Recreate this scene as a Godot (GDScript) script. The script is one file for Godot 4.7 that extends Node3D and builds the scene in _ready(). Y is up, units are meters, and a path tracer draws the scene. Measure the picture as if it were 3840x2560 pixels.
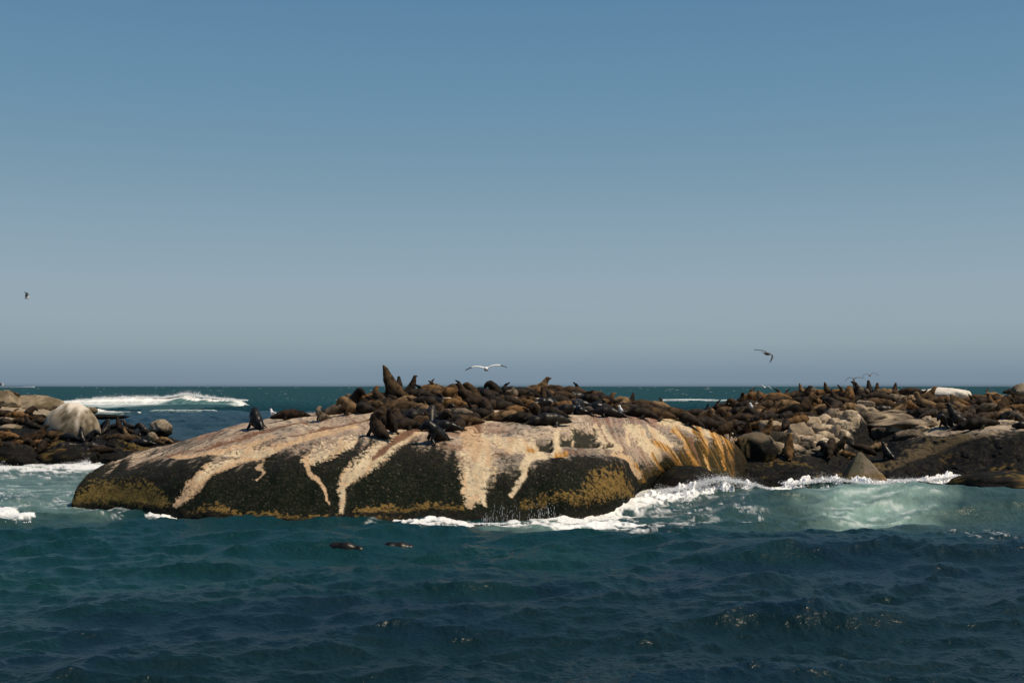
extends Node3D
# Fur seals on granite rocks in a choppy sea. Units are metres, y up, the camera looks along -z.
# Places were measured on the photograph as (column, row, metres away); spot() turns that into a point.

const EYE := 4.62          # height of the eye above the sea
const FOCAL := 4600.0
const HORIZON := 1449.0

var rough_noise := FastNoiseLite.new()
var mid_noise := FastNoiseLite.new()
var fine_noise := FastNoiseLite.new()
var cell_noise := FastNoiseLite.new()
var used_names := {}
var ground := {}           # cells of measured ground: Vector2i -> [point, normal]
var mats := {}
var rng := RandomNumberGenerator.new()


func spot(px: float, py: float, d: float) -> Vector3:
	return Vector3((px - 1920.0) / FOCAL * d, EYE - (py - HORIZON) / FOCAL * d, -d)


func numbered(called: String) -> String:
	var n: int = used_names.get(called, 0)
	used_names[called] = n + 1
	return called if n == 0 else "%s_%03d" % [called, n]


func tag(o: Node, label: String, category: String, group := "") -> void:
	o.set_meta("label", label)
	o.set_meta("category", category)
	if group:
		o.set_meta("group", group)


func thing(called: String, label: String, category: String, group := "") -> Node3D:
	var o := Node3D.new()
	o.name = numbered(called)
	add_child(o)
	tag(o, label, category, group)
	return o


func obj(called: String, m: Mesh, mat: Material, parent: Node = null) -> MeshInstance3D:
	var o := MeshInstance3D.new()
	o.mesh = m
	o.material_override = mat
	if parent == null:
		o.name = numbered(called)
		add_child(o)
	else:
		o.name = called
		parent.add_child(o, true)
	return o


func smooth(a: float, b: float, x: float) -> float:
	var t := clampf((x - a) / (b - a), 0.0, 1.0)
	return t * t * (3.0 - 2.0 * t)


func noisy(f: float, octaves: int, seed_: int, kind := FastNoiseLite.TYPE_SIMPLEX_SMOOTH) -> FastNoiseLite:
	var n := FastNoiseLite.new()
	n.noise_type = kind
	n.frequency = f
	n.fractal_octaves = octaves
	n.seed = seed_
	return n


func noise_image(size: int, f: float, octaves: int, seed_: int) -> ImageTexture:
	var n := noisy(f, octaves, seed_)
	var im := n.get_seamless_image(size, size)
	return ImageTexture.create_from_image(im)


# A sheet of nu x nv points as one mesh, with its colours.
func sheet(p: PackedVector3Array, c: PackedColorArray, nu: int, nv: int, flip := false) -> ArrayMesh:
	var nrm := PackedVector3Array()
	nrm.resize(nu * nv)
	for j in nv:
		var ja: int = maxi(j - 1, 0) * nu
		var jb: int = mini(j + 1, nv - 1) * nu
		for i in nu:
			var du: Vector3 = p[j * nu + mini(i + 1, nu - 1)] - p[j * nu + maxi(i - 1, 0)]
			var dv: Vector3 = p[jb + i] - p[ja + i]
			var n: Vector3 = dv.cross(du) if flip else du.cross(dv)
			nrm[j * nu + i] = n.normalized()
	var idx := PackedInt32Array()
	idx.resize((nu - 1) * (nv - 1) * 6)
	var k := 0
	for j in nv - 1:
		for i in nu - 1:
			var a := j * nu + i
			var b := a + 1
			var e := a + nu
			var f := e + 1
			idx[k] = a
			idx[k + 3] = b
			if flip:
				idx[k + 1] = b
				idx[k + 2] = e
				idx[k + 4] = f
				idx[k + 5] = e
			else:
				idx[k + 1] = e
				idx[k + 2] = b
				idx[k + 4] = e
				idx[k + 5] = f
			k += 6
	var arr := []
	arr.resize(Mesh.ARRAY_MAX)
	arr[Mesh.ARRAY_VERTEX] = p
	arr[Mesh.ARRAY_NORMAL] = nrm
	if c.size():
		arr[Mesh.ARRAY_COLOR] = c
	arr[Mesh.ARRAY_INDEX] = idx
	var m := ArrayMesh.new()
	m.add_surface_from_arrays(Mesh.PRIMITIVE_TRIANGLES, arr, [], {}, 0)
	return m


func catmull(a: Vector3, b: Vector3, c: Vector3, d: Vector3, t: float) -> Vector3:
	var m1 := (c - a) * 0.5
	var m2 := (d - b) * 0.5
	var t2 := t * t
	var t3 := t2 * t
	return b * (2.0 * t3 - 3.0 * t2 + 1.0) + m1 * (t3 - 2.0 * t2 + t) + c * (3.0 * t2 - 2.0 * t3) + m2 * (t3 - t2)


# A body of rock lofted through measured columns of points (each from the waterline up to the ridge);
# feet under water and a far side going back down to the sea are added. bump(p, n, px, py) moves the surface, paint() colours it.
func rock_body(cols: Array, per: int, counts: Array, bump: Callable, paint: Callable, back := 10.0) -> ArrayMesh:
	var nc := cols.size()
	var full := []
	for col in cols:
		var line := PackedVector3Array()
		for q in col:
			line.append(spot(q.x, q.y, q.z))
		var w: Vector3 = line[0]
		line.insert(0, Vector3(w.x, -1.3, w.z + 0.35))
		var top: Vector3 = line[line.size() - 1]
		line.append(Vector3(top.x, top.y - 0.45, top.z - back * 0.4))
		line.append(Vector3(top.x, -1.5, top.z - back))
		full.append(line)
	var nl: int = full[0].size()
	var vs := PackedFloat32Array()
	for s in nl - 1:
		for k in int(counts[s]):
			vs.append(s + float(k) / counts[s])
	vs.append(nl - 1.0)
	var nv := vs.size()
	var nu := (nc - 1) * per + 1
	var curves := []
	for col in full:
		var cv := PackedVector3Array()
		for v in vs:
			var s := mini(int(v), nl - 2)
			cv.append(catmull(col[maxi(s - 1, 0)], col[s], col[s + 1], col[mini(s + 2, nl - 1)], v - s))
		curves.append(cv)
	var p := PackedVector3Array()
	p.resize(nu * nv)
	for i in nu:
		var s := mini(i / per, nc - 2)
		var t := float(i) / per - s
		var ca: PackedVector3Array = curves[maxi(s - 1, 0)]
		var cb: PackedVector3Array = curves[s]
		var cc: PackedVector3Array = curves[s + 1]
		var cd: PackedVector3Array = curves[mini(s + 2, nc - 1)]
		for j in nv:
			p[j * nu + i] = catmull(ca[j], cb[j], cc[j], cd[j], t)
	var outp := PackedVector3Array()
	outp.resize(nu * nv)
	var c := PackedColorArray()
	c.resize(nu * nv)
	var front := 0
	for s in nl - 2:
		front += int(counts[s])
	for j in nv:
		var ja: int = maxi(j - 1, 0) * nu
		var jb: int = mini(j + 1, nv - 1) * nu
		for i in nu:
			var at := j * nu + i
			var q := p[at]
			var n := (p[j * nu + mini(i + 1, nu - 1)] - p[j * nu + maxi(i - 1, 0)]).cross(p[jb + i] - p[ja + i]).normalized()
			var px := 1920.0 - q.x / q.z * FOCAL
			var py := HORIZON - (EYE - q.y) / q.z * FOCAL
			var r: Vector3 = q + n * float(bump.call(q, n, px, py))
			outp[at] = r
			c[at] = paint.call(q, n, px, py)
			if j <= front:
				var cell := Vector2i(int((1920.0 - r.x / r.z * FOCAL) / 12.0), int((HORIZON - (EYE - r.y) / r.z * FOCAL) / 8.0))
				var old = ground.get(cell)
				if old == null or old[0].z < r.z - 0.0:
					ground[cell] = [r, n]
	return sheet(outp, c, nu, nv)


# The measured ground at a place of the picture: [point, normal].
func stand(px: float, py: float) -> Array:
	var cx := int(px / 12.0)
	var cy := int(py / 8.0)
	for r in 14:
		for dx in [0, -1, 1]:
			var g = ground.get(Vector2i(cx + dx, cy + r))
			if g != null:
				return g
		var h = ground.get(Vector2i(cx, cy - r))
		if h != null:
			return h
	return [spot(px, py, 70.0), Vector3.UP]


func stone_mat(bump_cm: float, rough: float, spec := 0.35) -> StandardMaterial3D:
	var m := StandardMaterial3D.new()
	m.vertex_color_use_as_albedo = true
	m.roughness = rough
	m.metallic_specular = spec
	m.uv1_triplanar = true
	m.uv1_world_triplanar = true
	m.uv1_scale = Vector3.ONE * 0.45
	m.heightmap_enabled = true
	m.heightmap_texture = mats.grain
	m.heightmap_scale = bump_cm
	return m


# A boulder: a ball pushed about by noise and cut by a few planes. r holds its half sizes.
func boulder_mesh(r: Vector3, seed_: int, lumps: float, cuts: int, paint: Callable, at: Vector3, na := 46, nb := 26, turn := 0.0, block := 2.0) -> ArrayMesh:
	var g := RandomNumberGenerator.new()
	g.seed = seed_
	var planes := []
	for k in cuts:
		var n := Vector3(g.randf_range(-1, 1), g.randf_range(-0.25, 0.9), g.randf_range(-0.4, 1)).normalized()
		planes.append([n, g.randf_range(0.62, 0.86)])
	var off := Vector3(g.randf(), g.randf(), g.randf()) * 60.0
	var p := PackedVector3Array()
	var c := PackedColorArray()
	var b := Basis(Vector3.UP, turn)
	for j in nb + 1:
		var lat := PI * (float(j) / nb - 0.5)
		for i in na + 1:
			var lon := TAU * float(i % na) / na
			var d := Vector3(cos(lat) * cos(lon), sin(lat), cos(lat) * sin(lon))
			var k := 1.0 + lumps * (rough_noise.get_noise_3dv(d * 2.2 * 6.0 + off) + 0.4 * mid_noise.get_noise_3dv(d * 5.0 + off))
			var e := d * k
			if block > 2.0:
				e *= 0.86 / pow(pow(absf(d.x), block) + pow(absf(d.y), block) + pow(absf(d.z), block), 1.0 / block)
			for pl in planes:
				var over: float = e.dot(pl[0]) - pl[1]
				if over > 0.0:
					e -= pl[0] * over * 0.88
			var q := b * (e * r)
			q += d * 0.03 * fine_noise.get_noise_3dv((q + at) * 3.0)
			p.append(q)
			c.append(paint.call(q + at, d, e))
	return sheet(p, c, na + 1, nb + 1, true)


func _ready() -> void:
	rng.seed = 77
	# camera
	var cam := Camera3D.new()
	cam.name = "camera"
	cam.projection = Camera3D.PROJECTION_FRUSTUM
	cam.near = 0.1
	cam.far = 60000.0
	cam.size = 2.0 * 0.1 * 1280.0 / FOCAL
	cam.frustum_offset = Vector2(0.0, 0.1 * (HORIZON - 1280.0) / FOCAL)
	cam.position = Vector3(0, EYE, 0)
	add_child(cam)
	cam.current = true
	# sky
	var env := Environment.new()
	env.background_mode = Environment.BG_SKY
	env.tonemap_mode = Environment.TONE_MAPPER_LINEAR
	env.tonemap_exposure = 1.0
	env.sdfgi_enabled = true
	env.ssao_enabled = true
	env.ssil_enabled = true
	env.volumetric_fog_enabled = true
	env.volumetric_fog_density = 0.0
	var pano := PanoramaSkyMaterial.new()
	pano.panorama = sky_picture()
	var sky := Sky.new()
	sky.sky_material = pano
	env.sky = sky
	var we := WorldEnvironment.new()
	we.name = "environment"
	we.environment = env
	add_child(we)
	# sun, high on the right
	var sun := DirectionalLight3D.new()
	sun.name = "sun"
	sun.light_energy = 1.55
	sun.light_color = Color(1.0, 0.93, 0.82)
	sun.light_angular_distance = 0.5
	sun.shadow_enabled = true
	add_child(sun)
	sun.look_at_from_position(Vector3.ZERO, -Vector3(0.50, 0.84, 0.07), Vector3.FORWARD)

	rough_noise = noisy(0.16, 3, 5)
	mid_noise = noisy(0.5, 4, 11)
	fine_noise = noisy(1.0, 3, 23)
	cell_noise = noisy(1.0, 2, 31, FastNoiseLite.TYPE_CELLULAR)
	cell_noise.cellular_return_type = FastNoiseLite.RETURN_DISTANCE2_SUB
	mats.grain = noise_image(512, 0.03, 5, 3)
	mats.ripple = noise_image(512, 0.02, 5, 9)

	build_sea()
	build_rocks()
	build_foam()
	build_seals()
	build_birds()
	build_far()


# Air only: a clear sky, greyer low down, with a bluish haze bank on the horizon.
func sky_picture() -> ImageTexture:
	var w := 512
	var h := 1024
	var im := Image.create(w, h, false, Image.FORMAT_RGBAF)
	# elevation in degrees, colour as it shows (sRGB)
	var stops := [[0.0, Color8(121, 140, 156)], [0.55, Color8(124, 143, 159)], [1.1, Color8(132, 151, 164)], [2.0, Color8(144, 162, 170)], [3.2, Color8(149, 167, 177)], [4.8, Color8(147, 167, 180)],
		[7.0, Color8(136, 162, 178)], [10.0, Color8(120, 152, 173)], [13.0, Color8(106, 144, 171)], [17.5, Color8(92, 132, 164)], [26.0, Color8(74, 116, 160)], [45.0, Color8(58, 99, 146)], [90.0, Color8(46, 84, 131)]]
	var n := noisy(0.012, 3, 4)
	for y in h:
		var el := 90.0 - (y + 0.5) / h * 180.0
		var base := Color8(40, 60, 70).srgb_to_linear()
		if el > -1.0:
			var e := maxf(el, 0.0)
			for k in stops.size() - 1:
				if e >= stops[k][0] and e <= stops[k + 1][0]:
					var t: float = (e - stops[k][0]) / (stops[k + 1][0] - stops[k][0])
					base = stops[k][1].srgb_to_linear().lerp(stops[k + 1][1].srgb_to_linear(), t)
					break
		for x in w:
			var c := base
			if el > -1.0 and el < 6.0:
				var a := TAU * x / w
				var v := n.get_noise_3d(cos(a) * 260.0, el * 55.0, sin(a) * 260.0) * 0.04 * smooth(6.0, 1.0, el)
				c = base * (1.0 + v)
			im.set_pixel(x, y, Color(c.r, c.g, c.b, 1.0))
	return ImageTexture.create_from_image(im)


# ---------------------------------------------------------------- the sea

const TILE := 256
const TILE_M := 26.0
var wave_h := PackedFloat32Array()
var wave_x := PackedFloat32Array()
var wave_z := PackedFloat32Array()


func fft(re: PackedFloat32Array, im: PackedFloat32Array, start: int, step: int, n: int, tc: PackedFloat32Array, ts: PackedFloat32Array) -> void:
	var j := 0
	for i in range(1, n):
		var bit := n >> 1
		while j & bit:
			j ^= bit
			bit >>= 1
		j |= bit
		if i < j:
			var a := start + i * step
			var b := start + j * step
			var t := re[a]
			re[a] = re[b]
			re[b] = t
			t = im[a]
			im[a] = im[b]
			im[b] = t
	var size := 2
	while size <= n:
		var half := size >> 1
		var ts_step := n / size
		for i in range(0, n, size):
			for k in half:
				var c := tc[k * ts_step]
				var s := ts[k * ts_step]
				var a := start + (i + k) * step
				var b := start + (i + k + half) * step
				var xr := re[b] * c - im[b] * s
				var xi := re[b] * s + im[b] * c
				re[b] = re[a] - xr
				im[b] = im[a] - xi
				re[a] += xr
				im[a] += xi
		size <<= 1


# One square of wind sea from a wave spectrum: height and sideways shift, repeating every TILE_M metres.
func make_waves() -> void:
	var n := TILE
	var g := RandomNumberGenerator.new()
	g.seed = 8
	var hr := PackedFloat32Array()
	var hi := PackedFloat32Array()
	var xr := PackedFloat32Array()
	var xi := PackedFloat32Array()
	for a in [hr, hi, xr, xi]:
		a.resize(n * n)
	hr.resize(n * n)
	hi.resize(n * n)
	xr.resize(n * n)
	xi.resize(n * n)
	var wind := Vector2(0.34, 1.0).normalized()
	var long := 1.0
	for m in range(-n / 2, n / 2):
		for l in range(0, n / 2):
			if l == 0 and m <= 0:
				continue
			var k := Vector2(l, m) * TAU / TILE_M
			var kl := k.length()
			var al := absf(k.dot(wind) / kl)
			var amp := sqrt(exp(-1.0 / (kl * long * kl * long)) / pow(kl, 3.6) * (0.02 + al * al * al) * exp(-kl * kl * 0.0009))
			var ar := g.randfn() * amp
			var ai := g.randfn() * amp
			# H(k) = a, H(-k) = conj(a): the height field is real. Height and the two shifts are kept apart in two complex transforms.
			var i1 := (l + n) % n
			var j1 := (m + n) % n
			var i2 := (n - l) % n
			var j2 := (n - m) % n
			var ux := k.x / kl
			var uz := k.y / kl
			# height + i * 0
			hr[j1 * n + i1] += ar
			hi[j1 * n + i1] += ai
			hr[j2 * n + i2] += ar
			hi[j2 * n + i2] -= ai
			# shifts: D = -i k/|k| H, packed as Dx + i Dz
			var dr := ai
			var di := -ar
			xr[j1 * n + i1] += dr * ux - di * uz
			xi[j1 * n + i1] += di * ux + dr * uz
			xr[j2 * n + i2] += dr * ux + di * uz
			xi[j2 * n + i2] += -di * ux + dr * uz
	var tc := PackedFloat32Array()
	var ts := PackedFloat32Array()
	for k in n / 2:
		tc.append(cos(TAU * k / n))
		ts.append(sin(TAU * k / n))
	for pair in [[hr, hi], [xr, xi]]:
		var re: PackedFloat32Array = pair[0]
		var im: PackedFloat32Array = pair[1]
		for j in n:
			fft(re, im, j * n, 1, n, tc, ts)
		for i in n:
			fft(re, im, i, n, n, tc, ts)
		if pair[0] == hr or wave_h.is_empty():
			wave_h = re.duplicate()
		else:
			wave_x = re.duplicate()
			wave_z = im.duplicate()
	var sum := 0.0
	for v in wave_h:
		sum += v * v
	var k := 1.0 / sqrt(sum / (n * n))
	for i in n * n:
		wave_h[i] *= k
		wave_x[i] *= k
		wave_z[i] *= k


# Height (y) and shift (x, z) of the tile at a place, bilinear, for waves of rms height 1.
func wave(x: float, z: float) -> Vector3:
	var u := x / TILE_M * TILE
	var v := z / TILE_M * TILE
	var iu := floori(u)
	var iv := floori(v)
	var fu := u - iu
	var fv := v - iv
	var m := TILE - 1
	var a := (iv & m) * TILE + (iu & m)
	var b := (iv & m) * TILE + ((iu + 1) & m)
	var c := ((iv + 1) & m) * TILE + (iu & m)
	var d := ((iv + 1) & m) * TILE + ((iu + 1) & m)
	var wa := (1.0 - fu) * (1.0 - fv)
	var wb := fu * (1.0 - fv)
	var wc := (1.0 - fu) * fv
	var wd := fu * fv
	return Vector3(wave_x[a] * wa + wave_x[b] * wb + wave_x[c] * wc + wave_x[d] * wd, wave_h[a] * wa + wave_h[b] * wb + wave_h[c] * wc + wave_h[d] * wd, wave_z[a] * wa + wave_z[b] * wb + wave_z[c] * wc + wave_z[d] * wd)


# The long swells: a breaker on the right against the rocks, a dark crest before it, a green one before the dome.
func hump(d: float, at: float, near: float, far: float) -> float:
	var t := (d - at) / (near if d < at else far)
	return exp(-t * t)


func swell(px: float, d: float) -> float:
	var s := 0.0
	var w := rough_noise.get_noise_2d(px * 0.012, 4.0) * 1.2
	if d > 36.0 and d < 60.0 and px > 2200.0:
		s += 0.74 * smooth(2500.0, 3050.0, px) * (1.0 - 0.45 * smooth(3450.0, 4200.0, px)) * hump(d, 48.2 + w * 0.6, 2.3, 2.0)
		s += 0.42 * smooth(2260.0, 2420.0, px) * smooth(2980.0, 2820.0, px) * hump(d, 49.6 + w * 0.4 - (2700.0 - px) * 0.006, 1.3, 1.6)
		s += 0.34 * smooth(2900.0, 3050.0, px) * smooth(3640.0, 3500.0, px) * hump(d, 54.2, 1.2, 2.5)
		s -= 0.28 * smooth(2500.0, 3050.0, px) * hump(d, 43.0, 2.4, 2.4)
	if d > 26.0 and d < 44.0:
		s += 0.40 * smooth(2250.0, 2900.0, px) * hump(d, 33.6 + w + (px - 3200.0) * 0.0006, 2.3, 1.9)
		s += 0.24 * smooth(2350.0, 1500.0, px) * hump(d, 37.2 + w * 0.7, 2.2, 1.9)
		s -= 0.14 * smooth(2350.0, 1500.0, px) * hump(d, 34.2 + w * 0.7, 2.0, 2.0)
	if d > 20.0 and d < 36.0:
		s += 0.16 * hump(d, 28.5 + w + (px - 1900.0) * 0.0011, 1.3, 1.6) * smooth(800.0, 2300.0, px)
		s += 0.15 * hump(d, 24.2 - w + (px - 1900.0) * 0.0007, 0.9, 1.4) * smooth(900.0, 3000.0, px)
		s += 0.10 * hump(d, 30.3 + w + (1900.0 - px) * 0.0005, 1.0, 1.4) * smooth(2500.0, 900.0, px)
	return s


# How near a place of the sheet is to a measured line (0 beyond its width, 1 on it). Lines are [x, y, half width] triples.
func along(line: Array, x: float, y: float) -> float:
	var best := 0.0
	for k in line.size() - 1:
		var a: Vector3 = line[k]
		var b: Vector3 = line[k + 1]
		var ex := b.x - a.x
		var ey := b.y - a.y
		var t := clampf(((x - a.x) * ex + (y - a.y) * ey) / (ex * ex + ey * ey), 0.0, 1.0)
		var w := lerpf(a.z, b.z, t)
		var dx := x - a.x - ex * t
		var dy := y - a.y - ey * t
		var d2 := dx * dx + dy * dy
		if d2 < w * w:
			best = maxf(best, 1.0 - sqrt(d2) / w)
	return best


func box_of(line: Array) -> Rect2:
	var r := Rect2(line[0].x, line[0].y, 0, 0)
	for q in line:
		r = r.merge(Rect2(q.x - q.z, q.y - q.z, 2.0 * q.z, 2.0 * q.z))
	return r


var foam_lines := [
	[Vector3(2000, 1952, 18), Vector3(2200, 1946, 24), Vector3(2300, 1920, 40), Vector3(2380, 1888, 54), Vector3(2470, 1862, 54), Vector3(2580, 1848, 50), Vector3(2700, 1828, 60), Vector3(2800, 1832, 50), Vector3(2900, 1844, 26), Vector3(2980, 1850, 10)],
	[Vector3(1500, 1958, 8), Vector3(1560, 1962, 10), Vector3(1650, 1960, 15), Vector3(1710, 1970, 20), Vector3(1800, 1968, 12), Vector3(1950, 1972, 9), Vector3(2100, 1972, 11), Vector3(2250, 1972, 14), Vector3(2420, 1984, 8)],
	[Vector3(2950, 1812, 14), Vector3(3050, 1808, 26), Vector3(3150, 1806, 30), Vector3(3300, 1816, 26), Vector3(3420, 1806, 24), Vector3(3520, 1790, 16), Vector3(3600, 1776, 8)],
	[Vector3(-200, 1752, 20), Vector3(60, 1754, 18), Vector3(200, 1752, 20), Vector3(300, 1748, 26), Vector3(390, 1755, 18)],
	[Vector3(-60, 1926, 34), Vector3(20, 1932, 30), Vector3(70, 1942, 22), Vector3(130, 1948, 8)],
	[Vector3(560, 1930, 7), Vector3(620, 1940, 9), Vector3(660, 1945, 5)],
	[Vector3(3600, 1822, 14), Vector3(3720, 1842, 12), Vector3(3900, 1856, 14)],
]
# Thin torn foam: weaker and lacy.
var lace_lines := [
	[Vector3(1900, 1968, 18), Vector3(2150, 1976, 26), Vector3(2350, 1990, 22), Vector3(2450, 2000, 10)],
	[Vector3(2320, 1930, 50), Vector3(2480, 1910, 60), Vector3(2640, 1880, 60), Vector3(2800, 1870, 40)],
	[Vector3(2400, 1985, 16), Vector3(2600, 1960, 26), Vector3(2760, 1930, 26), Vector3(2860, 1940, 12)],
	[Vector3(-100, 1790, 30), Vector3(150, 1780, 30), Vector3(380, 1780, 24)],
	[Vector3(-100, 1860, 24), Vector3(150, 1860, 22), Vector3(280, 1850, 16)],
	[Vector3(0, 1890, 34), Vector3(200, 1900, 26), Vector3(320, 1915, 22), Vector3(480, 1930, 18), Vector3(640, 1942, 10)],
	[Vector3(3700, 1998, 12), Vector3(3800, 2006, 16), Vector3(3900, 2016, 20)],
	[Vector3(1380, 1970, 10), Vector3(1480, 1984, 14), Vector3(1600, 1992, 16), Vector3(1700, 1996, 8)],
	[Vector3(3000, 1852, 12), Vector3(3200, 1858, 18), Vector3(3500, 1850, 14)],
	[Vector3(3400, 2000, 8), Vector3(3560, 2004, 10), Vector3(3700, 2000, 8)],
	[Vector3(2640, 1870, 26), Vector3(2760, 1900, 26), Vector3(2900, 1930, 10)],
]


func build_sea() -> void:
	make_waves()
	# Rows and columns run with distance: close set where the eye can tell waves apart.
	var rows := PackedFloat32Array()
	var d := 9.0
	while d < 18.6:
		rows.append(d)
		d += 0.7
	var py := 2562.0
	while py > 1450.6:
		rows.append(EYE * FOCAL / (py - HORIZON))
		py -= 4.4 if py > 2080.0 else 2.4 if py > 1810.0 else 4.0 if py > 1610.0 else 2.2 if py > 1470.0 else 0.9
	for far in [16000.0, 24000.0, 40000.0]:
		rows.append(far)
	var cols := PackedFloat32Array()
	var s := -0.95
	while s < 0.95:
		cols.append(s)
		s += 0.00098 if absf(s) < 0.44 else 0.0025 if absf(s) < 0.55 else 0.012
	var nu := cols.size()
	var nv := rows.size()
	var p := PackedVector3Array()
	var c := PackedColorArray()
	p.resize(nu * nv)
	c.resize(nu * nv)
	var boxes := []
	for l in foam_lines:
		boxes.append(box_of(l))
	var lace_boxes := []
	for l in lace_lines:
		lace_boxes.append(box_of(l))
	var deep := Color(0.0048, 0.0172, 0.0232)
	var blue := Color(0.004, 0.022, 0.034)
	var green := Color(0.008, 0.038, 0.038)
	var milk := Color(0.205, 0.315, 0.28)
	var white := Color(0.80, 0.82, 0.82)
	var cosr := cos(0.7)
	var sinr := sin(0.7)
	for j in nv:
		var dist := rows[j]
		var yp := HORIZON + EYE * FOCAL / dist
		var amp := 0.082 + 0.11 * smooth(70.0, 300.0, dist)
		var calm := smooth(1500.0, 500.0, dist)
		for i in nu:
			var x := cols[i] * dist
			var xp := 1920.0 + cols[i] * FOCAL
			var w := wave(x, -dist)
			var sheltered := smooth(800.0, 200.0, xp) * smooth(48.0, 52.0, dist) * smooth(110.0, 80.0, dist)
			var a := amp * (1.0 - 0.65 * sheltered)
			var q := Vector3(x, 0.0, -dist)
			var hgt := w.y * a
			q.x -= w.x * a * 1.0
			q.z -= w.z * a * 1.0
			if dist < 130.0:
				var w2 := wave((x * cosr - dist * sinr) * 4.3, (x * sinr + dist * cosr) * 4.3)
				var ripple := 0.016 * (0.45 + 0.9 * smooth(-0.8, 1.4, mid_noise.get_noise_2d(x * 0.35, dist * 0.3) * 2.0 + w.y * 0.3))
				hgt += w2.y * ripple
				q.x -= w2.x * ripple * 0.7
				q.z -= w2.z * ripple * 0.7
			elif dist > 140.0:
				hgt += 0.35 * rough_noise.get_noise_2d(x * 0.12, dist * 0.25) * calm
			if dist < 150.0:
				hgt += 0.075 * wave(x * 0.30 + 9.0, -dist * 0.42 + 4.0).y * (1.0 - 0.8 * smooth(37.0, 40.0, dist))
			hgt += swell(xp, dist)
			# colour of the water: deep blue, greener before the dome, milky with air by the breakers
			var n1 := rough_noise.get_noise_2d(x * 0.6, dist * 1.2)
			var col := deep
			if dist > 60.0:
				col = deep.lerp(blue, clampf(smooth(60.0, 150.0, dist) * (0.85 + 0.5 * n1), 0.0, 1.0))
			if dist > 140.0:
				col = col.lerp(Color(0.013, 0.050, 0.062), smooth(140.0, 420.0, dist))
			if dist < 60.0:
				var gr := smooth(2330.0, 1960.0, yp + 130.0 * n1 + 0.10 * (xp - 1900.0))
				col = deep.lerp(green, gr * 0.62)
				col = col.lerp(blue, 0.4 * smooth(1.0, 2.2, w.y) * (1.0 - gr))
			var foam := 0.0
			if dist < 130.0 and yp > 1690.0:
				var fx := xp + 40.0 * mid_noise.get_noise_2d(x * 1.2, dist * 0.9)
				var fy := yp + 22.0 * mid_noise.get_noise_2d(x * 1.1 + 40.0, dist * 0.9)
				var air := 0.0
				var e := Vector2((fx - 3290.0) / 390.0, (fy - 1905.0) / 84.0).length()
				air = maxf(air, 0.88 * smooth(1.05, 0.25, e))
				e = Vector2((fx - 3320.0) / 900.0, (fy - 1905.0) / 120.0).length()
				air = maxf(air, 0.12 * smooth(1.1, 0.5, e))
				e = Vector2((fx - 2060.0) / 420.0, (fy - 1985.0) / 42.0).length()
				air = maxf(air, 0.36 * smooth(1.0, 0.3, e))
				e = Vector2((fx - 2560.0) / 420.0, (fy - 1900.0) / 90.0).length()
				air = maxf(air, 0.10 * smooth(1.0, 0.4, e))
				if fx < 900.0:
					air = maxf(air, 0.5 * smooth(560.0, 250.0, fx) * smooth(1990.0, 1900.0, fy) * (0.75 + 0.6 * mid_noise.get_noise_2d(x * 0.25, dist * 1.3)))
				air = clampf(air * (1.0 + 0.5 * mid_noise.get_noise_2d(x * 0.7, dist * 1.6)), 0.0, 1.0)
				# clouds of bubbles drawn out along the wave
				var cloud := mid_noise.get_noise_2d(x * 0.9 + dist * 0.5, dist * 3.2 - x * 0.25) + 0.5 * fine_noise.get_noise_2d(x * 2.0, dist * 5.0)
				air *= 1.0 + 0.45 * cloud
				col = col.lerp(milk, clampf(air, 0.0, 1.0))
				foam = maxf(foam, 0.34 * smooth(0.05, 0.6, cloud) * smooth(0.45, 0.9, air))
				var edge := 0.5 + 0.9 * mid_noise.get_noise_2d(x * 2.6, dist * 2.6) + 0.5 * fine_noise.get_noise_2d(x * 5.0, dist * 4.0)
				for k in foam_lines.size():
					if boxes[k].has_point(Vector2(fx, fy)):
						foam = maxf(foam, smooth(0.05, 0.45, along(foam_lines[k], fx, fy) * 1.6 - 0.12 - 0.62 * maxf(edge, 0.0)))
				for k in lace_lines.size():
					if lace_boxes[k].has_point(Vector2(fx, fy)):
						var v := along(lace_lines[k], fx, fy)
						if v > 0.0:
							var lace := cell_noise.get_noise_2d(x * 0.85 + 0.45 * edge, dist * 0.42 + 0.2 * edge) # -1 on the walls between cells
							foam = maxf(foam, smooth(0.0, 0.7, v) * smooth(-0.74, -0.97, lace + 0.12 * edge) * 0.7)
				if foam > 0.0:
					hgt += foam * (0.02 + 0.035 * edge)
				col = col.lerp(white, clampf(foam, 0.0, 1.0))
			q.y = hgt
			p[j * nu + i] = q
			c[j * nu + i] = col
	var m := StandardMaterial3D.new()
	m.vertex_color_use_as_albedo = true
	m.roughness = 0.10
	m.metallic_specular = 0.5
	m.uv1_triplanar = true
	m.uv1_world_triplanar = true
	m.uv1_scale = Vector3.ONE * 0.55
	m.heightmap_enabled = true
	m.heightmap_texture = mats.ripple
	m.heightmap_scale = 3.2
	# farther off, the unseen steep sides of the waves hide the mirror of the sky
	var cut1 := 0
	var cut2 := 0
	for j in nv:
		if rows[j] < 95.0:
			cut1 = j
		if rows[j] < 230.0:
			cut2 = j
	var all := ArrayMesh.new()
	var spec := [0.22, 0.13, 0.05]
	var from := [0, cut1, cut2]
	var to := [cut1, cut2, nv - 1]
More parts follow.
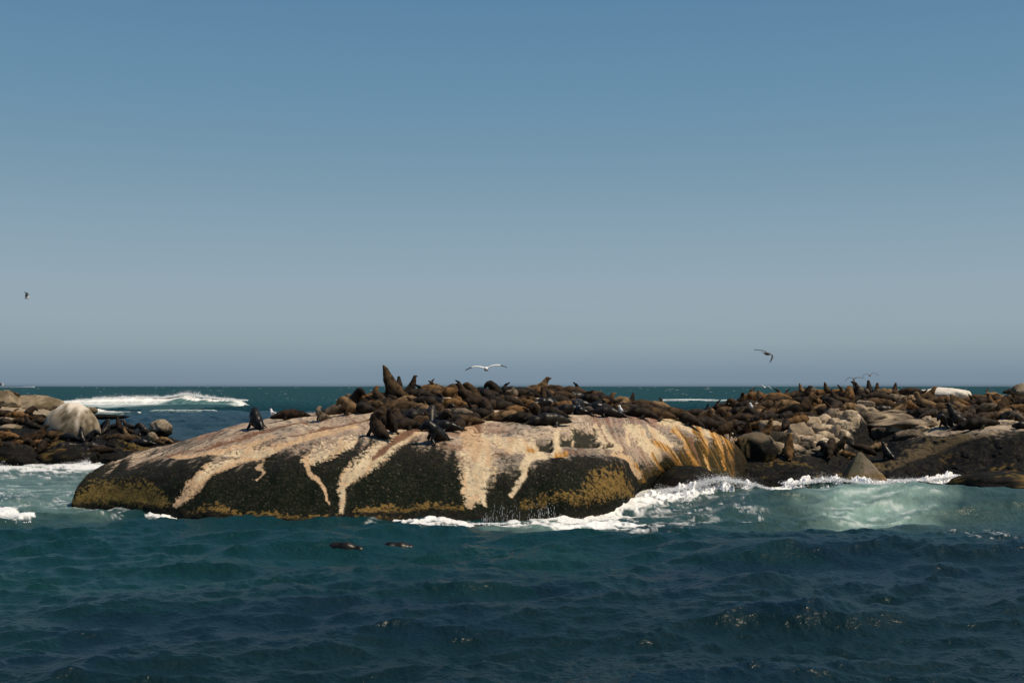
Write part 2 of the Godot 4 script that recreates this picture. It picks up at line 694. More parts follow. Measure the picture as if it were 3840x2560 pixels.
	for k in 3:
		var part := sheet(p.slice(from[k] * nu, (to[k] + 1) * nu), c.slice(from[k] * nu, (to[k] + 1) * nu), nu, to[k] - from[k] + 1)
		all.add_surface_from_arrays(Mesh.PRIMITIVE_TRIANGLES, part.surface_get_arrays(0))
		var mk: StandardMaterial3D = m.duplicate()
		mk.metallic_specular = spec[k]
		mk.roughness = [0.30, 0.30, 0.5][k]
		all.surface_set_material(k, mk)
	var o := obj("sea", all, null)
	o.set_meta("kind", "structure")


# ---------------------------------------------------------------- rocks

# Where the black growth on the dome's face ends and the bare rock begins: [column, row]
var growth_line := [Vector2(200, 1700), Vector2(375, 1728), Vector2(480, 1722), Vector2(653, 1706), Vector2(790, 1722), Vector2(900, 1700), Vector2(1012, 1672), Vector2(1143, 1690), Vector2(1260, 1676), Vector2(1372, 1655), Vector2(1568, 1648), Vector2(1700, 1690), Vector2(1790, 1780), Vector2(1878, 1745), Vector2(1960, 1735), Vector2(2060, 1722), Vector2(2200, 1712), Vector2(2300, 1716), Vector2(2380, 1740), Vector2(2480, 1740), Vector2(2560, 1660), Vector2(2640, 1640), Vector2(2700, 1650), Vector2(2800, 1660)]
# Runs of droppings, stain and one line of ridge shading on the dome: kind, ragged edge, then [column, row, half width] points. Kinds: 0 cream, 1 tan, 2 rust brown, 3 orange, 4 black (crack line with ridge shading painted in).
var runs := [
	[1, 0.9, Vector3(1330, 1600, 12), Vector3(1150, 1640, 15), Vector3(1000, 1690, 18), Vector3(880, 1728, 20), Vector3(784, 1768, 22), Vector3(735, 1815, 30), Vector3(700, 1850, 26), Vector3(664, 1892, 16)],
	[0, 1.4, Vector3(900, 1716, 13), Vector3(800, 1752, 16), Vector3(740, 1800, 12)],
	[1, 0.7, Vector3(1020, 1640, 12), Vector3(820, 1690, 16), Vector3(700, 1715, 12), Vector3(640, 1712, 8)],
	[0, 1.4, Vector3(1010, 1690, 20), Vector3(900, 1690, 18), Vector3(840, 1704, 10)],
	[2, 0.8, Vector3(620, 1712, 5), Vector3(800, 1672, 7), Vector3(960, 1625, 7), Vector3(1150, 1580, 6)],
	[2, 0.8, Vector3(1090, 1640, 5), Vector3(1250, 1602, 6), Vector3(1390, 1576, 6)],
	[4, 0.9, Vector3(1985, 1706, 4), Vector3(2100, 1716, 6), Vector3(2250, 1716, 6), Vector3(2340, 1740, 4)],  # crack line, the shading along the ridge painted in as black
	[0, 2.0, Vector3(1330, 1650, 16), Vector3(1260, 1686, 34), Vector3(1180, 1716, 36), Vector3(1150, 1730, 20)],
	[1, 0.6, Vector3(1146, 1716, 16), Vector3(1156, 1770, 9), Vector3(1190, 1800, 11), Vector3(1212, 1830, 9), Vector3(1234, 1885, 5)],
	[1, 0.9, Vector3(985, 1720, 16), Vector3(970, 1750, 12), Vector3(990, 1772, 6), Vector3(965, 1800, 4)],
	[0, 0.7, Vector3(1640, 1590, 26), Vector3(1560, 1612, 30), Vector3(1480, 1652, 36), Vector3(1410, 1706, 46), Vector3(1355, 1750, 46), Vector3(1300, 1795, 30), Vector3(1280, 1830, 20), Vector3(1284, 1870, 17), Vector3(1280, 1922, 9)],
	[2, 0.5, Vector3(1630, 1592, 18), Vector3(1555, 1612, 18), Vector3(1480, 1650, 18), Vector3(1430, 1690, 19), Vector3(1400, 1715, 12)],
	[0, 0.8, Vector3(1790, 1660, 62), Vector3(1790, 1720, 82), Vector3(1795, 1770, 84), Vector3(1785, 1820, 62), Vector3(1775, 1860, 44), Vector3(1765, 1885, 26)],
	[0, 0.9, Vector3(1750, 1840, 18), Vector3(1752, 1880, 12), Vector3(1770, 1905, 5)],
	[0, 0.9, Vector3(1805, 1840, 18), Vector3(1812, 1886, 9), Vector3(1818, 1900, 5)],
	[2, 0.45, Vector3(1762, 1584, 44), Vector3(1768, 1610, 50), Vector3(1764, 1642, 44)],
	[1, 1.2, Vector3(1760, 1640, 42), Vector3(1786, 1668, 40), Vector3(1774, 1720, 22)],
	[2, 0.7, Vector3(1822, 1556, 6), Vector3(1780, 1580, 9)],
	[0, 0.8, Vector3(1850, 1640, 26), Vector3(1920, 1670, 40), Vector3(1990, 1690, 44), Vector3(2040, 1712, 24)],
	[0, 0.5, Vector3(2090, 1630, 14), Vector3(2080, 1668, 26), Vector3(2090, 1700, 34), Vector3(2110, 1714, 26)],
	[0, 0.45, Vector3(2020, 1706, 26), Vector3(1975, 1732, 22), Vector3(1962, 1766, 24), Vector3(1966, 1790, 14), Vector3(1940, 1820, 16), Vector3(1918, 1856, 11)],
	[3, 0.8, Vector3(1986, 1688, 14), Vector3(1998, 1694, 12)],
	[3, 0.8, Vector3(2096, 1704, 20), Vector3(2120, 1698, 14)],
	[0, 0.35, Vector3(2146, 1610, 8), Vector3(2150, 1645, 10), Vector3(2152, 1658, 6)],
	[0, 0.6, Vector3(2232, 1604, 14), Vector3(2250, 1640, 22), Vector3(2256, 1668, 20), Vector3(2310, 1690, 12)],
	[0, 0.6, Vector3(2262, 1604, 10), Vector3(2290, 1650, 12), Vector3(2330, 1690, 10)],
	[0, 0.7, Vector3(2352, 1622, 6), Vector3(2348, 1640, 9), Vector3(2362, 1668, 8)],
	[0, 0.45, Vector3(2350, 1602, 16), Vector3(2400, 1630, 40), Vector3(2430, 1664, 40), Vector3(2452, 1690, 30), Vector3(2474, 1722, 20)],
	[0, 0.7, Vector3(2430, 1600, 12), Vector3(2490, 1640, 14), Vector3(2520, 1670, 10)],
	[0, 0.8, Vector3(2480, 1572, 16), Vector3(2560, 1586, 26), Vector3(2640, 1592, 26), Vector3(2676, 1600, 14)],
	[0, 0.8, Vector3(2560, 1590, 16), Vector3(2620, 1620, 16), Vector3(2700, 1650, 10)],
	[1, 0.8, Vector3(2300, 1708, 14), Vector3(2350, 1724, 18), Vector3(2385, 1756, 18), Vector3(2400, 1790, 10)],
	[3, 0.6, Vector3(2380, 1740, 8), Vector3(2410, 1770, 9), Vector3(2422, 1810, 6)],
	[0, 0.6, Vector3(2440, 1690, 12), Vector3(2464, 1730, 9), Vector3(2490, 1766, 8)],
	[3, 0.5, Vector3(2452, 1700, 8), Vector3(2470, 1735, 9), Vector3(2496, 1775, 8)],
	[3, 0.5, Vector3(2450, 1650, 16), Vector3(2500, 1675, 18), Vector3(2524, 1710, 15), Vector3(2548, 1750, 12)],
	[3, 0.6, Vector3(2530, 1610, 20), Vector3(2570, 1650, 20), Vector3(2586, 1700, 18), Vector3(2604, 1740, 16), Vector3(2610, 1780, 12)],
	[2, 0.6, Vector3(2590, 1640, 9), Vector3(2606, 1700, 9), Vector3(2622, 1760, 7)],
	[3, 0.8, Vector3(2610, 1610, 18), Vector3(2640, 1660, 13), Vector3(2652, 1720, 9), Vector3(2660, 1770, 6)],
	[3, 0.7, Vector3(2660, 1610, 18), Vector3(2690, 1650, 15), Vector3(2706, 1700, 12), Vector3(2716, 1760, 9)],
	[3, 0.7, Vector3(2700, 1640, 18), Vector3(2736, 1680, 16), Vector3(2750, 1730, 12), Vector3(2756, 1780, 9)],
]
# Golden brown weed at the dome's foot
var weed := [
	[Vector3(300, 1880, 34), Vector3(360, 1850, 60), Vector3(450, 1858, 60), Vector3(540, 1850, 56), Vector3(600, 1886, 40)],
	[Vector3(690, 1930, 14), Vector3(760, 1908, 26), Vector3(820, 1905, 24), Vector3(900, 1930, 14)],
	[Vector3(900, 1934, 12), Vector3(1020, 1925, 20), Vector3(1100, 1935, 16), Vector3(1300, 1944, 10)],
	[Vector3(1330, 1925, 12), Vector3(1420, 1908, 18), Vector3(1520, 1912, 18), Vector3(1620, 1898, 18), Vector3(1730, 1908, 16)],
	[Vector3(1960, 1890, 22), Vector3(2040, 1884, 28), Vector3(2120, 1886, 26), Vector3(2160, 1895, 22)],
	[Vector3(2180, 1880, 44), Vector3(2230, 1840, 60), Vector3(2300, 1820, 56), Vector3(2340, 1850, 34)],
	[Vector3(2410, 1800, 26), Vector3(2450, 1765, 30), Vector3(2470, 1775, 22)],
	[Vector3(1150, 1952, 8), Vector3(1350, 1950, 9), Vector3(1500, 1942, 9)],
]
var run_boxes := []
var run_points := []
var weed_boxes := []
var stain := [Color(0.49, 0.40, 0.27), Color(0.43, 0.30, 0.185), Color(0.15, 0.082, 0.052), Color(0.34, 0.165, 0.042), Color(0.02, 0.02, 0.018)]  # the black one also paints the ridge shading


func line_at(line: Array, x: float) -> float:
	for k in line.size() - 1:
		if x < line[k + 1].x:
			return lerpf(line[k].y, line[k + 1].y, clampf((x - line[k].x) / (line[k + 1].x - line[k].x), 0.0, 1.0))
	return line[line.size() - 1].y


# Ledges and hollows in the dome: [column, row, half width, half height, depth inwards]
var hollows := [[2122.0, 1652.0, 22.0, 20.0, 0.14], [2042.0, 1672.0, 30.0, 18.0, 0.16], [2192.0, 1638.0, 46.0, 28.0, 0.10], [2192.0, 1664.0, 58.0, 8.0, 0.16], [1000.0, 1722.0, 40.0, 10.0, 0.1], [2280.0, 1674.0, 18.0, 8.0, 0.2]]


func dome_bump(q: Vector3, n: Vector3, px: float, py: float) -> float:
	var b := 0.16 * rough_noise.get_noise_3dv(q * 2.0) + 0.05 * mid_noise.get_noise_3dv(q * 1.6) + 0.014 * fine_noise.get_noise_3dv(q * 3.2)
	for h in hollows:
		var ex: float = absf(px - h[0] + 10.0 * mid_noise.get_noise_3dv(q)) / h[2]
		var ey: float = absf(py - h[1] + 6.0 * mid_noise.get_noise_3dv(q * 1.3)) / h[3]
		if ex < 1.4 and ey < 1.4:
			b -= float(h[4]) * smooth(1.15, 0.75, ex) * smooth(1.15, 0.75, ey)
	if px > 1930.0 and px < 2420.0 and py > 1690.0:
		b += 0.35 * smooth(1990.0, 2120.0, px) * smooth(2400.0, 2280.0, px) * smooth(1706.0, 1750.0, py) * smooth(1960.0, 1880.0, py)
	# the stepped edge where the big run ends, and furrows that the water cut down the face
	b += 0.05 * rough_noise.get_noise_2d((px + 0.5 * (py - 1700.0) * clampf((1900.0 - px) / 900.0, -0.5, 1.0)) * 0.06, py * 0.02)
	return b


func paint_dome(q: Vector3, n: Vector3, px: float, py: float) -> Color:
	var lean := clampf((1850.0 - px) / 700.0, -0.55, 1.1)
	var across := px + lean * (py - 1700.0)
	var streak := mid_noise.get_noise_2d(across * 0.035, (py - 0.3 * px) * 0.010)
	var fine := fine_noise.get_noise_3dv(q * Vector3(5.0, 5.0, 3.0))
	var speck := fine_noise.get_noise_3dv(q * 13.0)
	var grit := rng.randf_range(-1.0, 1.0)
	var broad := rough_noise.get_noise_3dv(q * 1.6)
	var thread := mid_noise.get_noise_2d(across * 0.11, py * 0.007) + 0.5 * fine_noise.get_noise_2d(across * 0.13, py * 0.006)
	# bare granite: pinkish tan and grey, with pale and rusty veins that run along the slope
	var vein := mid_noise.get_noise_2d((py + 0.36 * px * smooth(1700.0, 900.0, px) - 0.25 * px * smooth(2150.0, 2500.0, px)) * 0.05, px * 0.004)
	var bare := Color(0.33, 0.252, 0.19).lerp(Color(0.25, 0.21, 0.175), smooth(-0.3, 0.5, broad * 1.4))
	bare = bare.lerp(Color(0.43, 0.34, 0.25), smooth(0.05, 0.45, vein + 0.3 * fine))
	bare = bare.lerp(Color(0.20, 0.115, 0.08), 0.75 * smooth(-0.12, -0.42, vein + 0.2 * fine))
	var pink := smooth(2180.0, 2330.0, px) * smooth(2620.0, 2500.0, px) * smooth(1625.0, 1575.0, py)
	bare = bare.lerp(Color(0.235, 0.125, 0.10), 0.8 * pink * smooth(-0.35, 0.25, streak + 0.4 * fine))
	bare = bare * (1.0 + 0.36 * fine + 0.30 * speck + 0.10 * grit)
	# flecks of dark growth drawn out along the slope
	var fleck := mid_noise.get_noise_2d((px + 2.0 * py) * 0.045, (py + 0.33 * px * smooth(1700.0, 1000.0, px) - 0.2 * px * smooth(2100.0, 2450.0, px)) * 0.26)
	bare = bare.lerp(Color(0.055, 0.052, 0.042), 0.85 * smooth(0.12, 0.34, fleck + 0.35 * speck + 0.22 * smooth(1150.0, 600.0, px) + 0.3 * broad - 0.12))
	# black and grey-green growth
	var yb := line_at(growth_line, px)
	var over := py - yb + 60.0 * streak + 26.0 * fine + 16.0 * speck + 30.0 * fleck
	var dark := Color(0.0135, 0.0145, 0.012).lerp(Color(0.0070, 0.0080, 0.0068), smooth(20.0, 110.0, over))
	dark = dark.lerp(Color(0.050, 0.050, 0.042), 0.4 * smooth(0.3, 0.7, speck + 0.3 * fine) * smooth(60.0, -10.0, over))
	dark = dark.lerp(Color(0.10, 0.085, 0.055), 0.5 * smooth(0.45, 0.65, speck))
	dark = dark.lerp(Color(0.034, 0.031, 0.023), 0.75 * smooth(0.0, 0.45, speck + 0.35 * fine + 0.25 * streak))
	if grit > 0.975 and speck + broad > 0.05:
		dark = Color(0.10, 0.088, 0.062)  # bright specks for barnacles and their glints, put into the colour
	if px > 2480.0:
		dark = Color(0.034, 0.028, 0.015).lerp(Color(0.15, 0.085, 0.026), 0.9 * smooth(-0.05, 0.45, thread + 0.25 * fine))
	var col := bare.lerp(dark, smooth(-22.0, 22.0, over))
	# flecks of growth scattered over the bare rock near it
	var near := smooth(-95.0, -5.0, py - yb + 40.0 * streak) * smooth(40.0, 5.0, over)
	col = col.lerp(Color(0.045, 0.043, 0.035), 0.9 * near * smooth(0.02, 0.30, fine + 0.5 * speck + 0.35 * broad))
	# weed
	for k in weed.size():
		if weed_boxes[k].has_point(Vector2(px, py)):
			var v := along(weed[k], px + 16.0 * streak, py + 14.0 * fine) - 0.35 * smooth(0.05, -0.35, mid_noise.get_noise_2d(px * 0.03, 5.0 + k) + 0.4 * broad) * (0.0 if px < 640.0 else 1.0)
			if v > 0.0:
				var gold := Color(0.185, 0.118, 0.040).lerp(Color(0.040, 0.032, 0.012), smooth(0.30, -0.25, speck + 0.5 * fine + 0.4 * broad + 0.1 * grit))
				if px < 640.0:
					gold = gold.lerp(Color(0.075, 0.064, 0.022), 0.55)
				col = col.lerp(gold, 0.92 * smooth(0.12, 0.6, v + 0.7 * fine + 0.45 * speck))
	# runs
	for k in runs.size():
		if run_boxes[k].has_point(Vector2(px, py)):
			var r: Array = runs[k]
			var rag: float = r[1]
			var v := along(run_points[k], px + 12.0 * rag * streak + 5.0 * fine, py + 9.0 * rag * fine)
			if v > 0.0:
				var t := smooth(0.06, 0.46, v + rag * (0.6 * fine + 0.45 * speck + 0.4 * streak + 0.3 * fleck))
				t *= lerpf(1.0, smooth(-0.50, -0.12, fine + 0.5 * streak + 0.5 * speck + 0.4 * fleck + 0.5 * v), minf(rag, 1.0))
				var s: Color = stain[r[0]]
				if px > 2380.0:
					t *= lerpf(1.0, smooth(-0.45, 0.0, thread + 0.3 * fine + 0.6 * v), 0.85)
				if r[0] == 0:
					s = s.lerp(stain[1], smooth(-0.1, 0.55, streak + 0.5 * fine))
				elif r[0] == 3:
					s = s.lerp(Color(0.45, 0.29, 0.13), smooth(0.05, 0.5, thread)).lerp(Color(0.075, 0.05, 0.016), smooth(0.0, -0.4, thread + 0.3 * speck))
				s = s * (1.0 + 0.34 * fine + 0.34 * speck + 0.10 * grit)
				col = col.lerp(s, t)
	# the far end turns into dark wet rock
	col = col.lerp(Color(0.020, 0.018, 0.013) * (1.0 + 0.5 * fine), 0.9 * smooth(2716.0, 2775.0, px + 40.0 * streak + 20.0 * fine) * smooth(1630.0, 1665.0, py))
	# pocks of growth in the big run
	if px > 1700.0 and px < 1900.0 and py > 1650.0 and py < 1860.0:
		col = col.lerp(Color(0.06, 0.05, 0.03), 0.85 * smooth(0.42, 0.58, mid_noise.get_noise_3dv(q * 3.1)))
	for h in hollows:  # shade inside the niches painted into the rock colour
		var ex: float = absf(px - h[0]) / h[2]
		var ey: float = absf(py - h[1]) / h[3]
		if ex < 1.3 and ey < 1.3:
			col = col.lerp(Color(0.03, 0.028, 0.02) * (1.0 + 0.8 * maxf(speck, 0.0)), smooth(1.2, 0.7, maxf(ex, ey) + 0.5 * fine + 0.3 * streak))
	# always wet at the waterline
	col = col.lerp(Color(0.018, 0.018, 0.014), 0.85 * smooth(0.30, 0.06, q.y + 0.2 * fine + 0.1 * streak))
	return Color(maxf(col.r, 0.0055), maxf(col.g, 0.006), maxf(col.b, 0.005))


func plain_bump(q: Vector3, n: Vector3, px: float, py: float) -> float:
	var crack := cell_noise.get_noise_3dv(q * Vector3(0.55, 0.7, 0.4) + Vector3(1.2, 0.9, 0.7) * mid_noise.get_noise_3dv(q * 0.6))
	return 0.30 * rough_noise.get_noise_3dv(q * 1.7) + 0.12 * mid_noise.get_noise_3dv(q * 1.1) + 0.03 * fine_noise.get_noise_3dv(q * 3.0) - 0.10 * smooth(-0.9, -1.0, crack)


# Wet dark rock low down, brown weed in a band, bare grey-tan rock with droppings higher up.
func wet_paint(q: Vector3, wet_to: float, pale: float) -> Color:
	var fine := fine_noise.get_noise_3dv(q * 3.5)
	var speck := fine_noise.get_noise_3dv(q * 11.0)
	var broad := mid_noise.get_noise_3dv(q * 0.7)
	var bare := Color(0.25, 0.205, 0.15).lerp(Color(0.15, 0.125, 0.09), smooth(-0.3, 0.4, broad)).lerp(Color(0.46, 0.385, 0.28), pale * smooth(0.0, 0.45, fine + 0.5 * broad))
	bare = bare * (1.0 + 0.35 * fine + 0.2 * speck)
	var dark := Color(0.0085, 0.0098, 0.0098).lerp(Color(0.024, 0.022, 0.015), smooth(0.1, 0.5, fine + 0.4 * speck))
	var over := q.y - wet_to + 0.35 * broad + 0.2 * fine
	var col := dark.lerp(bare, smooth(-0.12, 0.28, over))
	var gold := Color(0.20, 0.125, 0.036).lerp(Color(0.06, 0.048, 0.02), smooth(0.3, -0.2, speck + fine))
	col = col.lerp(gold, 0.6 * smooth(0.18, 0.5, rough_noise.get_noise_3dv(q * 2.4) + 0.4 * fine) * smooth(0.15, 0.4, q.y) * smooth(1.5, 0.9, q.y))
	return Color(maxf(col.r, 0.008), maxf(col.g, 0.008), maxf(col.b, 0.007))


func paint_right(q: Vector3, n: Vector3, px: float, py: float) -> Color:
	var fine := fine_noise.get_noise_3dv(q * 3.5)
	var broad := mid_noise.get_noise_3dv(q * 0.7)
	# the shelf and the far slab are dark with growth, the block wall and the crest bare and whitened
	var line := line_at([Vector2(2600, 1640), Vector2(2840, 1640), Vector2(2900, 1690), Vector2(3160, 1690), Vector2(3230, 1570), Vector2(3330, 1580), Vector2(3420, 1645), Vector2(3560, 1610), Vector2(3700, 1615), Vector2(3900, 1620)], px)
	var t := smooth(-14.0, 22.0, py - line + 30.0 * fine + 20.0 * broad)
	var white := smooth(0.0, 0.5, fine + broad) * (0.9 if px < 3300.0 else 0.4)
	var bare := Color(0.34, 0.275, 0.21).lerp(Color(0.19, 0.16, 0.125), smooth(-0.3, 0.35, broad)).lerp(Color(0.56, 0.49, 0.38), white) * (1.0 + 0.3 * fine)
	var dark := wet_paint(q, 9.0, 0.0)
	# sandy-brown worn band across the big slab
	var band := along([Vector3(3290, 1760, 14), Vector3(3400, 1715, 26), Vector3(3520, 1670, 40), Vector3(3640, 1625, 34), Vector3(3760, 1612, 20)], px + 30.0 * broad, py + 24.0 * fine)
	dark = dark.lerp(Color(0.075, 0.058, 0.034) * (1.0 + 0.7 * fine), 0.85 * smooth(0.15, 0.7, band + 0.5 * fine))
	var rust := along([Vector3(2742, 1625, 5), Vector3(2772, 1660, 8), Vector3(2780, 1710, 6)], px, py)
	rust = maxf(rust, along([Vector3(2780, 1655, 4), Vector3(2790, 1690, 6), Vector3(2796, 1735, 4)], px, py))
	dark = dark.lerp(Color(0.5, 0.33, 0.15), smooth(0.1, 0.5, rust))
	return bare.lerp(dark, t)


func paint_left(q: Vector3, n: Vector3, px: float, py: float) -> Color:
	return wet_paint(q, 2.15, 0.3)


func boulder(called: String, label: String, at: Vector3, r: Vector3, seed_: int, lumps: float, cuts: int, paint: Callable, mat: Material, turn := 0.0, parent: Node = null, detail := 1.0, block := 2.0) -> MeshInstance3D:
	var o := obj(called, boulder_mesh(r, seed_, lumps, cuts, paint, at, int(46 * detail), int(26 * detail), turn, block), mat, parent)
	o.position = at
	if parent == null:
		tag(o, label, "rock")
	return o


func build_rocks() -> void:
	for r in runs:
		run_boxes.append(box_of(r.slice(2)).grow(14.0))
		run_points.append(r.slice(2))
	for w in weed:
		weed_boxes.append(box_of(w).grow(24.0))
	var rock := stone_mat(1.5, 0.8, 0.15)
	var wet := stone_mat(3.0, 0.7, 0.16)
	# the great dome in the middle; each column from the waterline to the crest: (column, row, metres)
	var dome := [
		[Vector3(268, 1904, 46.6), Vector3(276, 1868, 46.8), Vector3(292, 1826, 47.2), Vector3(322, 1786, 48), Vector3(360, 1760, 49), Vector3(410, 1738, 50.5)],
		[Vector3(400, 1906, 46.2), Vector3(405, 1860, 46.6), Vector3(415, 1800, 47.3), Vector3(450, 1760, 48.6), Vector3(500, 1718, 50.5), Vector3(540, 1690, 52.5)],
		[Vector3(560, 1925, 44.5), Vector3(565, 1870, 45), Vector3(575, 1790, 46), Vector3(600, 1740, 47.6), Vector3(640, 1694, 50), Vector3(700, 1646, 54)],
		[Vector3(720, 1942, 43), Vector3(722, 1880, 43.6), Vector3(728, 1780, 45), Vector3(750, 1715, 47), Vector3(800, 1655, 50.5), Vector3(880, 1602, 56)],
		[Vector3(930, 1952, 42.2), Vector3(930, 1880, 42.9), Vector3(932, 1765, 44.6), Vector3(945, 1690, 47), Vector3(985, 1622, 51), Vector3(1060, 1566, 57)],
		[Vector3(1150, 1957, 41.8), Vector3(1150, 1880, 42.6), Vector3(1150, 1745, 44.6), Vector3(1160, 1660, 47.5), Vector3(1180, 1590, 52), Vector3(1230, 1540, 58)],
		[Vector3(1400, 1955, 42), Vector3(1400, 1870, 42.9), Vector3(1400, 1725, 45), Vector3(1405, 1640, 48), Vector3(1410, 1565, 53), Vector3(1430, 1490, 60)],
		[Vector3(1650, 1955, 42), Vector3(1650, 1870, 42.9), Vector3(1650, 1725, 45), Vector3(1650, 1640, 48), Vector3(1650, 1562, 53), Vector3(1660, 1478, 60)],
		[Vector3(1900, 1955, 42), Vector3(1900, 1870, 43), Vector3(1900, 1720, 45.4), Vector3(1900, 1640, 48.5), Vector3(1900, 1562, 53.5), Vector3(1900, 1474, 61)],
		[Vector3(2120, 1945, 42.6), Vector3(2120, 1850, 43.6), Vector3(2120, 1720, 46), Vector3(2110, 1650, 48.8), Vector3(2110, 1567, 54), Vector3(2110, 1486, 61)],
		[Vector3(2260, 1925, 44.3), Vector3(2265, 1840, 45), Vector3(2270, 1740, 46.6), Vector3(2290, 1660, 49.5), Vector3(2290, 1575, 54.5), Vector3(2290, 1508, 61)],
		[Vector3(2350, 1895, 47.3), Vector3(2370, 1830, 47.8), Vector3(2390, 1760, 48.6), Vector3(2440, 1680, 51), Vector3(2450, 1590, 55.5), Vector3(2450, 1534, 61)],
		[Vector3(2420, 1860, 51.5), Vector3(2460, 1800, 52), Vector3(2520, 1740, 52.8), Vector3(2560, 1670, 54.3), Vector3(2580, 1596, 57.4), Vector3(2590, 1556, 61)],
		[Vector3(2600, 1838, 54.6), Vector3(2615, 1790, 55), Vector3(2640, 1730, 55.6), Vector3(2650, 1660, 56.8), Vector3(2655, 1606, 59), Vector3(2660, 1572, 62)],
		[Vector3(2740, 1830, 55.6), Vector3(2745, 1790, 56), Vector3(2745, 1730, 56.8), Vector3(2735, 1670, 57.8), Vector3(2715, 1632, 59.6), Vector3(2690, 1592, 62)],
		[Vector3(2800, 1826, 57.5), Vector3(2800, 1790, 58), Vector3(2795, 1730, 58.6), Vector3(2780, 1690, 59.2), Vector3(2760, 1662, 60.4), Vector3(2730, 1636, 62.5)],
	]
	var o := obj("granite_dome", rock_body(dome, 58, [3, 36, 40, 36, 34, 34, 6, 3], dome_bump, paint_dome), rock)
	tag(o, "great domed granite rock with black weedy face and cream streaks of droppings", "rock")
	# the long ridge on the right
	var ridge := [
		[Vector3(2560, 1800, 60.3), Vector3(2560, 1760, 61), Vector3(2560, 1700, 63), Vector3(2560, 1620, 65), Vector3(2560, 1590, 69), Vector3(2560, 1572, 74)],
		[Vector3(2680, 1815, 58.5), Vector3(2680, 1770, 59.4), Vector3(2690, 1690, 62), Vector3(2690, 1615, 64.5), Vector3(2680, 1570, 69), Vector3(2670, 1542, 75)],
		[Vector3(2800, 1828, 56.2), Vector3(2800, 1772, 57.8), Vector3(2800, 1690, 60), Vector3(2800, 1628, 62.5), Vector3(2790, 1560, 68), Vector3(2780, 1512, 75)],
		[Vector3(2960, 1835, 55), Vector3(2960, 1790, 56), Vector3(2960, 1712, 59.5), Vector3(2970, 1606, 63), Vector3(2960, 1545, 68), Vector3(2950, 1490, 76)],
		[Vector3(3120, 1835, 55), Vector3(3130, 1795, 56), Vector3(3130, 1706, 60.4), Vector3(3150, 1574, 64), Vector3(3150, 1524, 69), Vector3(3150, 1478, 77)],
		[Vector3(3230, 1832, 55.5), Vector3(3230, 1794, 56.4), Vector3(3210, 1703, 61), Vector3(3215, 1560, 65), Vector3(3225, 1520, 70), Vector3(3230, 1476, 78)],
		[Vector3(3290, 1830, 55.7), Vector3(3295, 1790, 56.8), Vector3(3290, 1700, 62), Vector3(3275, 1640, 65.8), Vector3(3290, 1530, 70), Vector3(3300, 1476, 78)],
		[Vector3(3370, 1825, 56.3), Vector3(3370, 1782, 57), Vector3(3380, 1690, 60.5), Vector3(3370, 1630, 64.5), Vector3(3370, 1545, 70), Vector3(3370, 1478, 78)],
		[Vector3(3530, 1820, 57), Vector3(3530, 1766, 58), Vector3(3530, 1685, 60), Vector3(3530, 1622, 62.5), Vector3(3530, 1560, 69), Vector3(3530, 1488, 78)],
		[Vector3(3700, 1836, 55), Vector3(3700, 1770, 56.4), Vector3(3700, 1680, 58.5), Vector3(3690, 1604, 61), Vector3(3690, 1562, 68), Vector3(3690, 1498, 78)],
		[Vector3(3900, 1845, 54), Vector3(3900, 1780, 55.2), Vector3(3900, 1680, 57), Vector3(3900, 1606, 60), Vector3(3900, 1552, 67), Vector3(3900, 1496, 77)],
		[Vector3(4200, 1850, 53.5), Vector3(4200, 1780, 55), Vector3(4200, 1690, 57), Vector3(4200, 1620, 60), Vector3(4200, 1570, 67), Vector3(4200, 1510, 76)],
		[Vector3(4600, 1850, 53.5), Vector3(4600, 1800, 55), Vector3(4600, 1740, 57), Vector3(4600, 1680, 60), Vector3(4600, 1640, 67), Vector3(4600, 1600, 75)],
	]
	var right := obj("rocky_ridge", rock_body(ridge, 32, [3, 22, 40, 40, 26, 22, 5, 3], plain_bump, paint_right), wet)
	tag(right, "long rocky ridge on the right with dark wet shelf and pale stone wall", "rock")
	stones(right)
	# the low rocks on the left
	var shoal := [
		[Vector3(-700, 1745, 72), Vector3(-700, 1700, 73.5), Vector3(-700, 1620, 80), Vector3(-700, 1540, 96)],
		[Vector3(-250, 1745, 72), Vector3(-250, 1690, 73.5), Vector3(-250, 1600, 80), Vector3(-250, 1500, 98)],
		[Vector3(0, 1742, 72.3), Vector3(0, 1690, 73.5), Vector3(0, 1604, 80), Vector3(0, 1510, 98)],
		[Vector3(140, 1738, 73.2), Vector3(140, 1690, 74.5), Vector3(140, 1612, 80), Vector3(150, 1528, 97)],
		[Vector3(260, 1735, 74), Vector3(260, 1680, 75), Vector3(260, 1624, 80), Vector3(240, 1560, 94)],
		[Vector3(370, 1735, 74), Vector3(370, 1685, 75.3), Vector3(370, 1640, 80), Vector3(370, 1604, 87)],
		[Vector3(480, 1735, 74), Vector3(480, 1700, 75), Vector3(490, 1656, 79), Vector3(480, 1612, 86)],
		[Vector3(580, 1740, 73), Vector3(580, 1705, 74.5), Vector3(580, 1664, 78), Vector3(570, 1628, 85)],
		[Vector3(700, 1745, 72.3), Vector3(700, 1720, 74), Vector3(690, 1694, 77), Vector3(680, 1672, 81)],
	]
	var low := obj("low_reef", rock_body(shoal, 30, [3, 26, 34, 26, 5, 3], plain_bump, paint_left), wet)
	tag(low, "low reef of wet weedy rocks on the left under a crowd of seals", "rock")
	loose_boulders(rock, wet)


